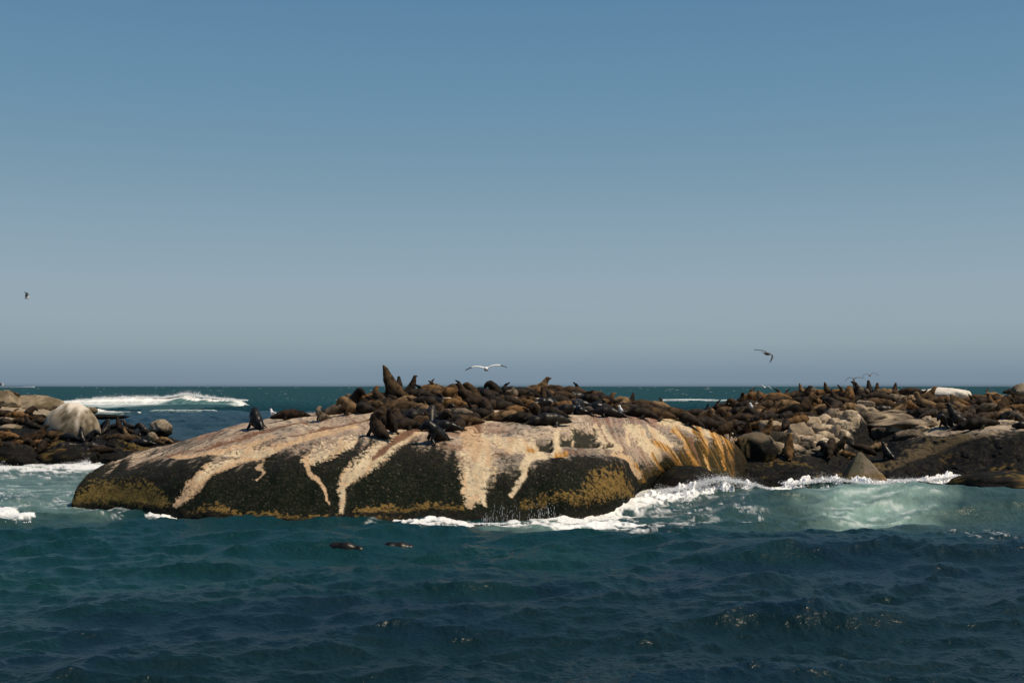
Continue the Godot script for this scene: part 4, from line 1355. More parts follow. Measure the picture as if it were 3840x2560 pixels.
func build_seals() -> void:
	eye_mesh = SphereMesh.new()
	eye_mesh.radius = 0.02
	eye_mesh.height = 0.04
	eye_mesh.radial_segments = 8
	eye_mesh.rings = 5
	eye_mat = StandardMaterial3D.new()
	eye_mat.albedo_color = Color(0.02, 0.018, 0.016).linear_to_srgb()
	eye_mat.roughness = 0.12
	for c in [[Color(0.0135, 0.013, 0.012), 0.36], [Color(0.022, 0.018, 0.014), 0.42], [Color(0.026, 0.019, 0.013), 0.5], [Color(0.038, 0.025, 0.016), 0.6], [Color(0.056, 0.036, 0.020), 0.7], [Color(0.078, 0.049, 0.025), 0.7], [Color(0.20, 0.130, 0.068), 0.8], [Color(0.160, 0.090, 0.038), 0.8], [Color(0.18, 0.142, 0.10), 0.8], [Color(0.115, 0.09, 0.063), 0.6]]:
		var m := StandardMaterial3D.new()
		m.vertex_color_use_as_albedo = true
		m.albedo_color = c[0].linear_to_srgb()
		m.roughness = c[1]
		m.metallic_specular = 0.3 if c[1] < 0.45 else 0.2
		m.rim_enabled = c[1] > 0.5
		m.rim = 0.12
		m.rim_tint = 1.0
		m.uv1_triplanar = true
		m.uv1_scale = Vector3(1.4, 2.6, 2.6)
		m.heightmap_enabled = c[1] > 0.45
		m.heightmap_texture = mats.grain
		m.heightmap_scale = 2.2
		fur.append(m)

	# --- on the dome, from the left
	seal(970, 1602, "hunched", 112, 0, 1.02, "the dome's front row", "black seal sitting alone at the left end of the dome, beside the gull")
	seal(1100, 1566, "flat", 183, 1, 0.88, "the dome's front row", "dark seal lying with head low just right of the white standing gull")
	seal(1206, 1574, "turned", 205, 4, 0.62, "the dome's front row", "small grey-brown seal twisting round, alone on the bare rock left of the crowd")
	seal(1262, 1546, "alert", 18, 4, 0.92, "the dome's front row", "grey wrinkled seal stretched upward at the left edge of the dome crowd")
	seal(1318, 1548, "hunched", 200, 3, 0.92, "the dome's front row", "orange-brown seal sitting hunched at the left edge of the dome crowd")
	seal(1352, 1508, "flat", 20, 2, 0.9, "the dome's middle row")
	seal(1382, 1500, "alert", 30, 3, 0.75, "the dome's middle row")
	seal(1378, 1536, "curled", 90, 1, 0.9, "the dome's middle row")
	seal(1415, 1534, "side", 160, 2, 0.85, "the dome's middle row")
	seal(1470, 1502, "bull", 152, 2, 1.03, "the dome's middle row", "huge bull seal rearing above the crowd with its nose in the air")
	seal(1432, 1560, "alert", 60, 2, 0.92, "the dome's front row", "brown seal propped up directly below the rearing bull")
	seal(1418, 1636, "turned", 130, 1, 1.0, "the dome's front row", "dark upright seal at the front of the dome, left of the rusty streak")
	seal(1474, 1622, "upright", 250, 1, 0.84, "the dome's front row", "dark sleek seal sitting next to the frontmost left seal, head up")
	seal(1518, 1596, "curled", 330, 1, 0.7, "the dome's front row")
	seal(1494, 1470, "upright", 95, 1, 0.72, "the dome's crest", "dark head and neck showing just right of the rearing bull")
	seal(1536, 1470, "upright", 15, 1, 0.72, "the dome's crest", "seal looking right, second head to the right of the rearing bull")
	seal(1524, 1506, "side", 200, 3, 0.75, "the dome's middle row")
	seal(1600, 1476, "side", 12, 3, 0.92, "the dome's crest")
	seal(1628, 1470, "rolled", 185, 4, 0.8, "the dome's crest", "seal on its back with one flipper up against the sky, dome top")
	seal(1606, 1520, "flat", 170, 1, 1.05, "the dome's middle row", "large dark seal lying across the middle of the dome crowd")
	seal(1574, 1546, "side", 300, 3, 0.85, "the dome's front row")
	seal(1548, 1580, "flat", 8, 0, 1.0, "the dome's front row", "wide black seal lying below the crowd, right of the front pair")
	seal(1618, 1586, "hunched", 88, 0, 0.88, "the dome's front row", "black seal seen from behind, sitting just above the front wet seal")
	seal(1664, 1596, "hunched", 330, 1, 0.85, "the dome's front row")
	seal(1704, 1604, "curled", 250, 1, 0.8, "the dome's front row")
	seal(1636, 1654, "hunched", 200, 0, 0.92, "the dome's front row", "wet shiny black seal lowest on the dome, beside the rusty streak")
	seal(1690, 1486, "flat", 15, 3, 0.95, "the dome's crest")
	seal(1712, 1468, "side", 5, 2, 0.85, "the dome's crest")
	seal(1724, 1514, "side", 250, 3, 0.9, "the dome's middle row")
	seal(1772, 1496, "alert", 196, 2, 0.95, "the dome's crest")
	seal(1836, 1490, "curled", 60, 1, 0.95, "the dome's crest")
	seal(1752, 1550, "rolled", 320, 2, 0.85, "the dome's front row")
	seal(1716, 1564, "flat", 330, 4, 0.9, "the dome's front row")
	seal(1772, 1578, "curled", 300, 1, 0.8, "the dome's front row")
	seal(1826, 1556, "hunched", 120, 1, 0.85, "the dome's front row")
	seal(1872, 1532, "flat", 20, 1, 0.85, "the dome's middle row")
	seal(1888, 1572, "flat", 4, 3, 0.92, "the dome's front row", "tan seal stretched out along the front edge, right of the brown pool stain")
	seal(1908, 1484, "curled", 200, 4, 0.8, "the dome's crest", "pale greyish seal in the dip of the crowd, left of the standing seal")
	seal(1940, 1486, "flat", 10, 1, 0.85, "the dome's crest")
	seal(1994, 1474, "alert", 2, 3, 1.0, "the dome's crest", "brown seal standing on top of the crowd looking right")
	seal(1972, 1524, "side", 330, 3, 0.8, "the dome's middle row")
	seal(1944, 1552, "curled", 20, 3, 0.92, "the dome's front row")
	seal(2010, 1562, "hunched", 250, 1, 0.82, "the dome's front row")
	seal(2052, 1586, "flat", 22, 0, 1.02, "the dome's front row", "glossy black seal low on the right of the dome front")
	seal(2000, 1584, "curled", 180, 0, 0.75, "the dome's front row")
	seal(2050, 1518, "upright", 130, 2, 0.72, "the dome's middle row")
	seal(2084, 1474, "flat", 174, 2, 0.95, "the dome's crest")
	seal(2108, 1514, "flat", 190, 1, 0.9, "the dome's middle row")
	seal(2140, 1482, "side", 6, 2, 0.95, "the dome's crest")
	seal(2126, 1548, "flat", 350, 0, 0.9, "the dome's front row")
	seal(2180, 1550, "curled", 90, 0, 0.8, "the dome's front row")
	seal(2218, 1492, "curled", 160, 2, 0.9, "the dome's crest")
	seal(2160, 1520, "side", 200, 2, 0.8, "the dome's middle row")
	seal(2214, 1544, "flat", 100, 4, 0.7, "the dome's middle row")
	seal(2244, 1530, "flat", 300, 1, 0.85, "the dome's middle row")
	seal(2268, 1514, "alert", 30, 3, 0.7, "the dome's middle row")
	seal(2286, 1552, "flat", 170, 0, 0.85, "the dome's front row")
	seal(2328, 1524, "curled", 280, 3, 0.95, "the dome's middle row", "tan curved seal above the black-winged gull on the dome's right")
	seal(2390, 1556, "flat", 350, 1, 0.9, "the dome's front row")
	seal(2382, 1514, "upright", 70, 1, 0.55, "the dome's middle row")
	seal(2426, 1534, "flat", 160, 2, 0.95, "the dome's middle row")
	seal(2466, 1526, "side", 15, 3, 0.85, "the dome's middle row")
	seal(2448, 1562, "flat", 8, 2, 1.0, "the dome's front row")
	seal(2530, 1566, "flat", 352, 2, 1.05, "the dome's front row", "long brown seal lying at the right end of the dome crowd")
	seal(2578, 1582, "flat", 330, 1, 0.9, "the dome's front row", "dark seal nose down at the far right end of the dome crowd")
	seal(1450, 1524, "flat", 200, 1, 0.9, "the dome's middle row")
	seal(1520, 1536, "side", 20, 2, 0.9, "the dome's middle row")
	seal(1476, 1566, "flat", 280, 2, 0.85, "the dome's front row")
	seal(1644, 1548, "flat", 100, 2, 0.9, "the dome's front row")
	seal(1800, 1520, "flat", 185, 1, 0.95, "the dome's middle row")
	seal(1842, 1528, "side", 250, 1, 0.9, "the dome's middle row")
	seal(1750, 1478, "flat", 190, 2, 0.9, "the dome's crest")
	seal(1900, 1516, "side", 10, 2, 0.85, "the dome's middle row")
	seal(2030, 1486, "flat", 300, 1, 0.9, "the dome's crest")
	seal(2070, 1552, "side", 160, 1, 0.85, "the dome's front row")
	seal(2250, 1508, "flat", 12, 1, 0.9, "the dome's middle row")
	seal(2350, 1540, "flat", 20, 1, 0.85, "the dome's middle row")
	seal(2500, 1552, "flat", 185, 1, 0.9, "the dome's front row")
	for q in [[1456, 1588, "curled", 200, 1], [1530, 1566, "flat", 190, 1], [1580, 1592, "side", 20, 2], [1648, 1610, "flat", 350, 0], [1690, 1584, "curled", 150, 1], [1736, 1588, "flat", 15, 2], [1610, 1566, "flat", 185, 1], [1800, 1566, "flat", 170, 1], [1500, 1606, "flat", 30, 1], [1960, 1576, "side", 340, 1]]:
		seal(q[0], q[1], q[2], q[3], q[4], 0.88, "the dome's front row")
	var gd := RandomNumberGenerator.new()
	gd.seed = 61
	for band in [[1340, 2260, 46.0, [Vector2(1340, 1512), Vector2(1450, 1496), Vector2(1660, 1486), Vector2(1900, 1480), Vector2(2110, 1492), Vector2(2290, 1512)], "the dome's crest"], [1370, 2420, 62.0, [Vector2(1340, 1528), Vector2(1450, 1528), Vector2(1660, 1522), Vector2(1900, 1512), Vector2(2110, 1528), Vector2(2440, 1546)], "the dome's middle row"]]:
		var bx: float = band[0]
		while bx < band[1]:
			seal(bx, line_at(band[3], bx) + gd.randf_range(-4, 5), ["flat", "side", "curled", "flat", "hunched"][gd.randi() % 5], gd.randf_range(-40, 40) + 180.0 * (gd.randi() % 2), [1, 2, 1, 2, 3, 1, 0][gd.randi() % 7], gd.randf_range(0.8, 0.95), band[4])
			bx += band[2] * gd.randf_range(0.8, 1.4)
	place_seals("fur seals crowded on the granite dome")

	# --- on the right-hand ridge
	seal(2962, 1704, "upright", 80, 3, 0.92, "r", "seal seen from behind, sitting below the block wall on the dark shelf")
	seal(2868, 1650, "bull", 25, 3, 0.72, "r", "slender brown seal rearing where the block wall begins, right of the dome")
	seal(2806, 1632, "upright", 280, 2, 0.8, "r", "seal sitting up left of the slender rearing seal by the dome's end")
	seal(2770, 1628, "hunched", 200, 1, 0.8, "r", "dark seal with bowed head just right of the dome's orange-stained cliff")
	seal(2900, 1622, "flat", 30, 2, 0.8, "r", "brown seal lying on the top left corner of the block wall")
	seal(3084, 1702, "hunched", 190, 0, 0.8, "r", "black wet seal in the nook at the foot of the block wall")
	seal(3118, 1698, "hunched", 70, 1, 0.9, "r", "dark seal leaning on the foot of the block wall beside the cave")
	seal(3150, 1694, "upright", 300, 3, 0.78, "r", "brown seal sitting in the nook left of the cave")
	seal(3176, 1704, "flat", 350, 3, 0.62, "r", "small tan seal lying at the cave's left mouth")
	seal(3250, 1692, "flat", 175, 1, 0.75, "r", "dark seal lying inside the shaded cave")
	seal(3296, 1684, "side", 200, 3, 0.72, "r", "orange-brown seal lying at the right of the shaded cave")
	seal(3334, 1712, "upright", 95, 0, 0.72, "r", "thin black upright seal on the big slab right of the cave")
	seal(3362, 1546, "yawn", 20, 3, 0.85, "r", "tan seal stretching its neck above the right-hand ledges")
	seal(3318, 1546, "flat", 180, 0, 0.9, "r", "black seal lying beside the long-necked tan one on the ledges")
	seal(3578, 1596, "upright", 160, 0, 1.0, "r", "black seal sitting up at the top of the big dark slab")
	seal(3548, 1604, "hunched", 210, 0, 0.85, "r", "black seal bowing its head left of the upright one on the slab top")
	seal(3650, 1600, "flat", 350, 1, 1.1, "r", "large dark seal lying along the top of the big slab")
	seal(3830, 1604, "curled", 200, 0, 0.9, "r", "black seal curled at the right edge beside a patch of bare pale rock")
	seal(3790, 1560, "side", 200, 3, 0.95, "r", "tan seal on its side near the right edge of the picture")
	seal(3450, 1560, "flat", 350, 1, 1.05, "r", "long dark seal lying below the white boulder, right ridge")
	seal(3430, 1522, "curled", 40, 3, 0.9, "r", "orange-brown curled seal left of and below the white boulder")
	seal(2845, 1500, "alert", 90, 2, 0.7, "r", "brown seal with raised nose at the left of the ridge skyline")
	seal(3030, 1490, "yawn", 160, 3, 0.82, "r", "tall seal with raised nose against the sea, first on the ridge skyline")
	seal(3115, 1484, "yawn", 170, 2, 0.78, "r", "brown seal raising its nose on the skyline, right of the tall tan one")
	seal(3355, 1484, "yawn", 60, 2, 0.75, "r", "brown seal raising its head on the skyline left of the white boulder")
	seal(3258, 1482, "upright", 100, 1, 0.75, "r", "dark upright seal on the middle of the ridge skyline")
	seal(3278, 1484, "upright", 60, 2, 0.7, "r", "second upright seal of the close pair on the ridge skyline")
	seal(3216, 1482, "upright", 140, 1, 0.72, "r", "dark leaning seal left of the close pair on the ridge skyline")
	seal(3472, 1490, "alert", 10, 3, 0.85, "r", "brown seal resting its neck against the left of the white boulder")
	seal(3728, 1530, "upright", 150, 3, 0.8, "r", "tan seal sitting up between the white boulder and the right edge")
	seal(3832, 1446, "flat", 180, 1, 0.9, "r", "dark seal on top of the tall brown rock at the right edge")
	var g := RandomNumberGenerator.new()
	g.seed = 12
	var lines := [
		["ridge's skyline row", 2660, 3840, 58.0, [Vector2(2600, 1556), Vector2(2700, 1536), Vector2(2800, 1512), Vector2(2900, 1496), Vector2(3000, 1486), Vector2(3400, 1484), Vector2(3600, 1496), Vector2(3840, 1500)]],
		["ridge's second row", 2640, 3840, 54.0, [Vector2(2600, 1572), Vector2(2700, 1552), Vector2(2800, 1530), Vector2(2900, 1512), Vector2(3000, 1502), Vector2(3400, 1504), Vector2(3600, 1516), Vector2(3840, 1522)]],
		["ridge's third row", 2650, 3840, 54.0, [Vector2(2600, 1590), Vector2(2700, 1568), Vector2(2800, 1550), Vector2(2900, 1532), Vector2(3000, 1522), Vector2(3220, 1516), Vector2(3400, 1530), Vector2(3600, 1540), Vector2(3840, 1546)]],
		["ridge's fourth row", 2640, 3200, 50.0, [Vector2(2600, 1606), Vector2(2700, 1588), Vector2(2800, 1570), Vector2(2900, 1554), Vector2(3000, 1546), Vector2(3200, 1534)]],
		["ridge's fifth row", 2690, 3130, 48.0, [Vector2(2600, 1616), Vector2(2700, 1606), Vector2(2800, 1592), Vector2(2900, 1578), Vector2(3000, 1570), Vector2(3200, 1552)]],
		["the wall-top row", 2720, 3060, 48.0, [Vector2(2700, 1624), Vector2(2800, 1612), Vector2(2900, 1600), Vector2(3000, 1590), Vector2(3200, 1562)]],
		["the slab-top row", 3500, 3840, 56.0, [Vector2(3500, 1566), Vector2(3840, 1574)]],
	]
	var poses := ["flat", "flat", "flat", "side", "side", "curled", "alert", "hunched", "rolled", "flat"]
	for l in lines:
		var x: float = l[1]
		while x < l[2]:
			var yaw := g.randf_range(-35, 35) + (180.0 if g.randf() < 0.5 else 0.0)
			if g.randf() < 0.3:
				yaw = g.randf_range(0, 360)
			seal(x, line_at(l[4], x) + g.randf_range(-5, 5), poses[g.randi() % poses.size()], yaw, [1, 2, 2, 3, 2, 1, 3, 2, 1, 4][g.randi() % 10], g.randf_range(0.8, 1.06), l[0])
			x += l[3] * g.randf_range(0.75, 1.25)
	place_seals("fur seals crowded on the right-hand ridge")

	# --- on the low reef at the left
	var r := "the left reef crowd"
	seal(120, 1650, "alert", 20, 2, 1.15, r, "big dark seal raising its brown head, left of the tall pale boulder")
	seal(196, 1640, "flat", 10, 2, 1.05, r)
	seal(166, 1690, "hunched", 60, 1, 0.95, r)
	seal(238, 1682, "flat", 20, 0, 1.0, r, "glossy wet black seal lying in front of the tall pale boulder")
	seal(262, 1640, "flat", 340, 0, 0.85, r)
	seal(304, 1650, "upright", 130, 0, 0.78, r, "slim black seal sitting up against the right foot of the tall pale boulder")
	seal(344, 1648, "hunched", 10, 0, 0.9, r)
	seal(336, 1684, "side", 190, 0, 0.95, r)
	seal(380, 1690, "flat", 200, 1, 0.85, r)
	seal(452, 1650, "flat", 180, 2, 0.95, r, "tan-backed seal lying behind the knobbly boulder on the left reef")
	seal(400, 1622, "upright", 70, 0, 0.78, r)
	seal(460, 1618, "yawn", 165, 1, 0.95, r, "dark seal pointing its nose up, highest in the reef's right half")
	seal(478, 1636, "upright", 200, 3, 0.6, r)
	seal(500, 1650, "curled", 20, 2, 0.8, r)
	seal(536, 1630, "hunched", 190, 0, 0.95, r, "black seal bent over left of the wedge-shaped boulder")
	seal(538, 1668, "flat", 190, 0, 0.9, r)
	seal(496, 1606, "alert", 170, 0, 0.75, r, "small dark seal at the reef's far side against the blue water")
	seal(384, 1600, "hunched", 340, 0, 0.75, r)
	seal(420, 1600, "alert", 10, 0, 0.7, r)
	seal(580, 1660, "flat", 330, 2, 0.7, r)
	seal(610, 1650, "flat", 350, 3, 0.7, r)
	seal(20, 1640, "side", 10, 3, 1.0, r, "light brown seal at the left edge above the weedy rocks")
	seal(36, 1680, "curled", 120, 1, 1.0, r)
	seal(92, 1690, "flat", 200, 1, 0.95, r)
	seal(72, 1664, "side", 20, 3, 0.7, r)
	seal(110, 1676, "hunched", 250, 1, 0.8, r)
	seal(146, 1668, "side", 170, 3, 0.75, r)
	seal(-10, 1690, "upright", 300, 2, 0.9, r)
	seal(300, 1700, "flat", 10, 0, 0.9, r)
	seal(200, 1700, "curled", 200, 1, 0.8, r)
	seal(420, 1640, "flat", 30, 1, 0.85, r)
	var b := "the left reef's back row"
	for s in [[14, 1560, "flat", 20, 1], [60, 1566, "side", 190, 3], [96, 1560, "hunched", 30, 1], [130, 1570, "flat", 10, 1], [20, 1590, "curled", 90, 1], [78, 1590, "flat", 180, 2], [150, 1588, "side", 350, 2], [-20, 1580, "upright", 30, 2], [190, 1580, "flat", 0, 1], [112, 1600, "alert", 160, 1]]:
		seal(s[0], s[1], s[2], s[3], s[4], 0.9, b)
	place_seals("fur seals crowded on the left reef")
	extra_seals()


func put_seal(label: String, at: Vector3, pose: String, yaw: float, tint: int, size: float, tilt := 0.0) -> void:
	var root := thing("fur_seal", label, "seal")
	root.transform = Transform3D(Basis(Vector3.UP, deg_to_rad(yaw)) * Basis(Vector3.BACK, deg_to_rad(tilt)) * Basis.from_scale(Vector3.ONE * size), at)
	var key := pose + "0"
	if not meshes.has(key):
		meshes[key] = skin(pose_bones(pose), 0.036, 3 * meshes.size())
	obj("body", meshes[key], fur[tint * 2], root)


func extra_seals() -> void:
	put_seal("dark seal on top of the smooth slab at the left edge of the picture", spot(22, 1489, 95), "flat", 10, 2, 0.95)
	for q in [["dark back of a seal swimming below the dome's weedy foot", 922.0, 38.0, 185.0, 0.85], ["dark swimming seal nearest the eye, off the dome's left half", 1290.0, 35.0, 176.0, 0.8], ["low dark back of a swimming seal off the middle of the dome's front", 1470.0, 35.8, 8.0, 0.85]]:
		var x: float = (q[1] - 1920.0) / FOCAL * q[2]
		var level: float = wave(x, -q[2]).y * 0.082 + 0.075 * wave(x * 0.30 + 9.0, -q[2] * 0.42 + 4.0).y * (1.0 - 0.8 * smooth(37.0, 40.0, q[2])) + swell(q[1], q[2])
		put_seal(q[0], Vector3(x, level + 0.055 - 0.50 * q[4], -q[2]), "flat", q[3], 0, q[4])


# ---------------------------------------------------------------- birds

# A wing as a thin tapering sheet with rounded leading edge. joints: [forward, up, out, chord]; colours from root to tip.
func wing_mesh(joints: Array, side: float, top: Color, tip: Color, dark_from: float) -> ArrayMesh:
	var n := 26
	var ring := [[0.5, 0.0], [0.36, 0.5], [0.1, 0.8], [-0.3, 0.45], [-0.5, 0.0], [-0.3, -0.15], [0.1, -0.5], [0.38, -0.42], [0.5, 0.0]]
	var p := PackedVector3Array()
	var c := PackedColorArray()
	for j in n:
		var t := float(j) / (n - 1) * (joints.size() - 1)
		var k := mini(int(t), joints.size() - 2)
		var qs := []
		for o in [-1, 0, 1, 2]:
			var e: Array = joints[clampi(k + int(o), 0, joints.size() - 1)]
			qs.append(Vector3(e[0], e[1], float(e[2]) * side))
		var at := catmull(qs[0], qs[1], qs[2], qs[3], t - k)
		var chord := lerpf(joints[k][3], joints[k + 1][3], t - k)
		var far := float(j) / (n - 1)
		for e in ring:
			p.append(at + Vector3(float(e[0]) * chord, float(e[1]) * (0.020 + chord * 0.09), 0))
			var col := top.lerp(tip, smooth(dark_from - 0.04, dark_from + 0.04, far))
			if float(e[0]) < -0.4 and far < 0.8 and far > 0.1:
				col = Color(0.7, 0.7, 0.68)
			c.append(col)
	return sheet(p, c, ring.size(), n, side > 0.0)


func bird(label: String, at: Vector3, turn: Vector3, joints_l: Array, joints_r: Array, body_shade: float, top: Color, tip: Color, dark_from: float, size := 1.0, beak_colour := Color(0.6, 0.35, 0.05)) -> Node3D:
	var root := thing("flying_gull", label, "bird")
	root.transform = Transform3D(Basis.from_euler(turn * PI / 180.0, EULER_ORDER_YXZ).scaled(Vector3.ONE * size), at)
	var s := body_shade
	var bones := [
		[Vector3(-0.18, 0.0, 0), 0.035, Vector3(-0.02, 0, 0), 0.07, Vector3.ZERO, 0.0, s, 0.03], [Vector3(-0.02, 0, 0), 0.07, Vector3(0.10, 0.01, 0), 0.066, Vector3.ZERO, 0.0, s, 0.03],
		[Vector3(0.10, 0.01, 0), 0.06, Vector3(0.19, 0.02, 0), 0.042, Vector3.ZERO, 0.0, s, 0.03], [Vector3(0.19, 0.02, 0), 0.042, Vector3(0.23, 0.015, 0), 0.036, Vector3.ZERO, 0.0, s, 0.02],
		[Vector3(-0.18, 0.0, 0), 0.03, Vector3(-0.33, -0.005, 0.03), 0.04, Vector3.UP, 3.0, s * 0.9, 0.02], [Vector3(-0.18, 0.0, 0), 0.03, Vector3(-0.33, -0.005, -0.03), 0.04, Vector3.UP, 3.0, s * 0.9, 0.02],
	]
	var bm := StandardMaterial3D.new()
	bm.vertex_color_use_as_albedo = true
	bm.roughness = 0.8
	obj("body", skin(bones, 0.016, -1), bm, root)
	var wm := StandardMaterial3D.new()
	wm.vertex_color_use_as_albedo = true
	wm.roughness = 0.75
	obj("wing", wing_mesh(joints_l, -1.0, top, tip, dark_from), wm, root)
	obj("wing", wing_mesh(joints_r, 1.0, top, tip, dark_from), wm, root)
	beak(root, Vector3(0.285, 0.0, 0), beak_colour)
	return root


func beak(root: Node3D, at: Vector3, colour: Color) -> void:
	var cone := CylinderMesh.new()
	cone.top_radius = 0.003
	cone.bottom_radius = 0.014
	cone.height = 0.065
	cone.radial_segments = 8
	cone.rings = 1
	var m := StandardMaterial3D.new()
	m.albedo_color = colour.linear_to_srgb()
	m.roughness = 0.5
	var b := obj("beak", cone, m, root)
	b.position = at
	b.rotation.z = -PI / 2


func standing_gull(label: String, at: Vector3, yaw: float, back: Color) -> void:
	var root := thing("standing_gull", label, "bird")
	root.position = at
	root.rotation.y = deg_to_rad(yaw)
	var bones := [
		[Vector3(-0.12, 0.21, 0), 0.05, Vector3(0.04, 0.24, 0), 0.085, Vector3.ZERO, 0.0, 0.75, 0.03], [Vector3(0.04, 0.24, 0), 0.085, Vector3(0.09, 0.33, 0), 0.055, Vector3.ZERO, 0.0, 0.78, 0.04],
		[Vector3(0.09, 0.33, 0), 0.05, Vector3(0.10, 0.41, 0), 0.045, Vector3.ZERO, 0.0, 0.8, 0.03], [Vector3(0.10, 0.41, 0), 0.045, Vector3(0.14, 0.41, 0), 0.036, Vector3.ZERO, 0.0, 0.8, 0.02],
		[Vector3(-0.12, 0.21, 0), 0.04, Vector3(-0.27, 0.17, 0), 0.03, Vector3.UP, 1.0, 0.7, 0.03],
	]
	var bm := StandardMaterial3D.new()
	bm.vertex_color_use_as_albedo = true
	bm.roughness = 0.8
	obj("body", skin(bones, 0.016, -1), bm, root)
	var wm := StandardMaterial3D.new()
	wm.albedo_color = back.linear_to_srgb()
	wm.roughness = 0.75
	for s in [1.0, -1.0]:
		var w := [[Vector3(0.05, 0.27, 0.055 * s), 0.05, Vector3(-0.14, 0.235, 0.05 * s), 0.05, Vector3.BACK, 1.4, 1.0, 0.02], [Vector3(-0.14, 0.235, 0.05 * s), 0.04, Vector3(-0.33, 0.17, 0.02 * s), 0.016, Vector3.BACK, 1.0, 0.4, 0.02]]
		obj("wing", skin(w, 0.016, -1), wm, root)
		var leg := CylinderMesh.new()
		leg.top_radius = 0.009
		leg.bottom_radius = 0.008
		leg.height = 0.19
		leg.radial_segments = 6
		var lm := StandardMaterial3D.new()
		lm.albedo_color = Color(0.45, 0.38, 0.30)
		var l := obj("leg", leg, lm, root)
		l.position = Vector3(0.0, 0.085, 0.035 * s)
	beak(root, Vector3(0.20, 0.405, 0), Color(0.55, 0.38, 0.06))


func build_birds() -> void:
	var white := Color(0.78, 0.78, 0.76)
	var grey := Color(0.32, 0.33, 0.34)
	var black := Color(0.025, 0.026, 0.028)
	# bowed wings spread wide: [forward, up, out, chord]
	var spread := [[0.03, 0.03, 0.03, 0.16], [0.05, 0.09, 0.20, 0.17], [0.04, 0.105, 0.40, 0.14], [0.0, 0.065, 0.56, 0.09], [-0.05, 0.01, 0.70, 0.02]]
	var arched := [[0.03, 0.03, 0.03, 0.16], [0.05, 0.12, 0.18, 0.17], [0.05, 0.13, 0.34, 0.14], [0.0, 0.04, 0.50, 0.09], [-0.06, -0.08, 0.62, 0.02]]
	var raised := [[0.03, 0.03, 0.02, 0.17], [0.01, 0.16, 0.10, 0.16], [0.06, 0.30, 0.16, 0.13], [0.0, 0.40, 0.18, 0.08], [-0.10, 0.47, 0.20, 0.02]]
	var down := [[0.03, 0.03, 0.03, 0.16], [0.06, 0.03, 0.20, 0.17], [0.05, -0.03, 0.32, 0.15], [-0.02, -0.20, 0.40, 0.10], [-0.10, -0.36, 0.42, 0.02]]
	var level := [[0.03, 0.03, 0.03, 0.15], [0.05, 0.08, 0.20, 0.16], [0.04, 0.08, 0.40, 0.13], [-0.02, 0.05, 0.58, 0.08], [-0.08, 0.01, 0.74, 0.02]]
	bird("white gull gliding head-on with wings spread wide above the dome's seals", spot(1823, 1384, 38.5), Vector3(4, -90, 0), spread, spread, 0.8, white, black, 0.62, 0.94)
	bird("small lone gull flying far left above the low reef, wing raised", spot(97, 1117, 100.0), Vector3(0, 0, 0), raised, raised, 0.8, Color(0.13, 0.125, 0.115), black, 0.6, 1.05)
	bird("dark gull banking over the sea, highest on the right", spot(2876, 1326, 66.0), Vector3(14, 36, -10), level, down, 0.05, Color(0.03, 0.03, 0.03), black, 0.6, 1.15)
	bird("white gull with drooping wings low above the left end of the ridge", spot(2868, 1453, 92.0), Vector3(14, 70, -8), arched, arched, 0.85, Color(0.7, 0.7, 0.69), black, 0.85, 1.0)
	bird("dark-winged gull tilting over the ridge, lower left of a pair", spot(3203, 1422, 74.0), Vector3(-6, 80, 17), arched, level, 0.10, Color(0.03, 0.03, 0.03), black, 0.5, 0.84)
	bird("dark-winged gull over the ridge, upper right of a pair", spot(3264, 1408, 86.0), Vector3(-6, 86, 6), arched, arched, 0.2, Color(0.03, 0.03, 0.03), black, 0.5, 0.95)
	var g: Array = stand(1026, 1566)
	standing_gull("white gull standing on the dome between two dark seals", g[0], 150, Color(0.55, 0.55, 0.54))
	g = stand(2330, 1558)
	standing_gull("black-backed gull standing among the seals at the dome's right", g[0] + Vector3(0, 0.02, 0.3), 205, Color(0.03, 0.03, 0.03))
	g = stand(2816, 1548)
	standing_gull("gull with white head half hidden in the ridge crowd's left", g[0] + Vector3(0, 0.16, 0.3), 190, Color(0.05, 0.05, 0.05))


# ---------------------------------------------------------------- surf, spray, ship

func scatter(called: String, label: String, category: String, m: Mesh, mat: Material, places: Array) -> void:
	var mm := MultiMesh.new()
	mm.transform_format = MultiMesh.TRANSFORM_3D
	mm.mesh = m
	mm.instance_count = places.size()
	for i in places.size():
		mm.set_instance_transform(i, places[i])
	var o := MultiMeshInstance3D.new()
	o.multimesh = mm
	o.material_override = mat
	o.name = numbered(called)
	add_child(o)
	tag(o, label, category)
	o.set_meta("kind", "stuff")


# Froth and drops thrown up along a measured line of [column, row of the foot, metres], height[m] at each point.
func throw_spray(line: Array, highs: Array, count: int, g: RandomNumberGenerator, depth: float, small: float, big: float) -> Array:
	var out := []
	for k in count:
		var t := g.randf() * (line.size() - 1)
		var s := mini(int(t), line.size() - 2)
		var q: Vector3 = line[s].lerp(line[s + 1], t - s)
		var at := spot(q.x, q.y, q.z)
		var high: float = lerpf(highs[s], highs[s + 1], t - s)
		var tuft := 0.45 + 0.9 * smooth(-0.25, 0.5, mid_noise.get_noise_2d(at.x * 1.6, 7.0) + 0.6 * fine_noise.get_noise_2d(at.x * 3.0, 3.0))
		var e := -log(maxf(g.randf(), 0.02)) * 0.33
		var y := e * high * tuft
		at += Vector3(g.randfn() * 0.10 - e * 0.10, y, g.randfn() * depth)
		var r := lerpf(big, small, smooth(0.0, 0.8, e)) * g.randf_range(0.6, 1.3)
		out.append(Transform3D(Basis.from_scale(Vector3(r, r * g.randf_range(0.8, 1.3), r)), at))
	return out


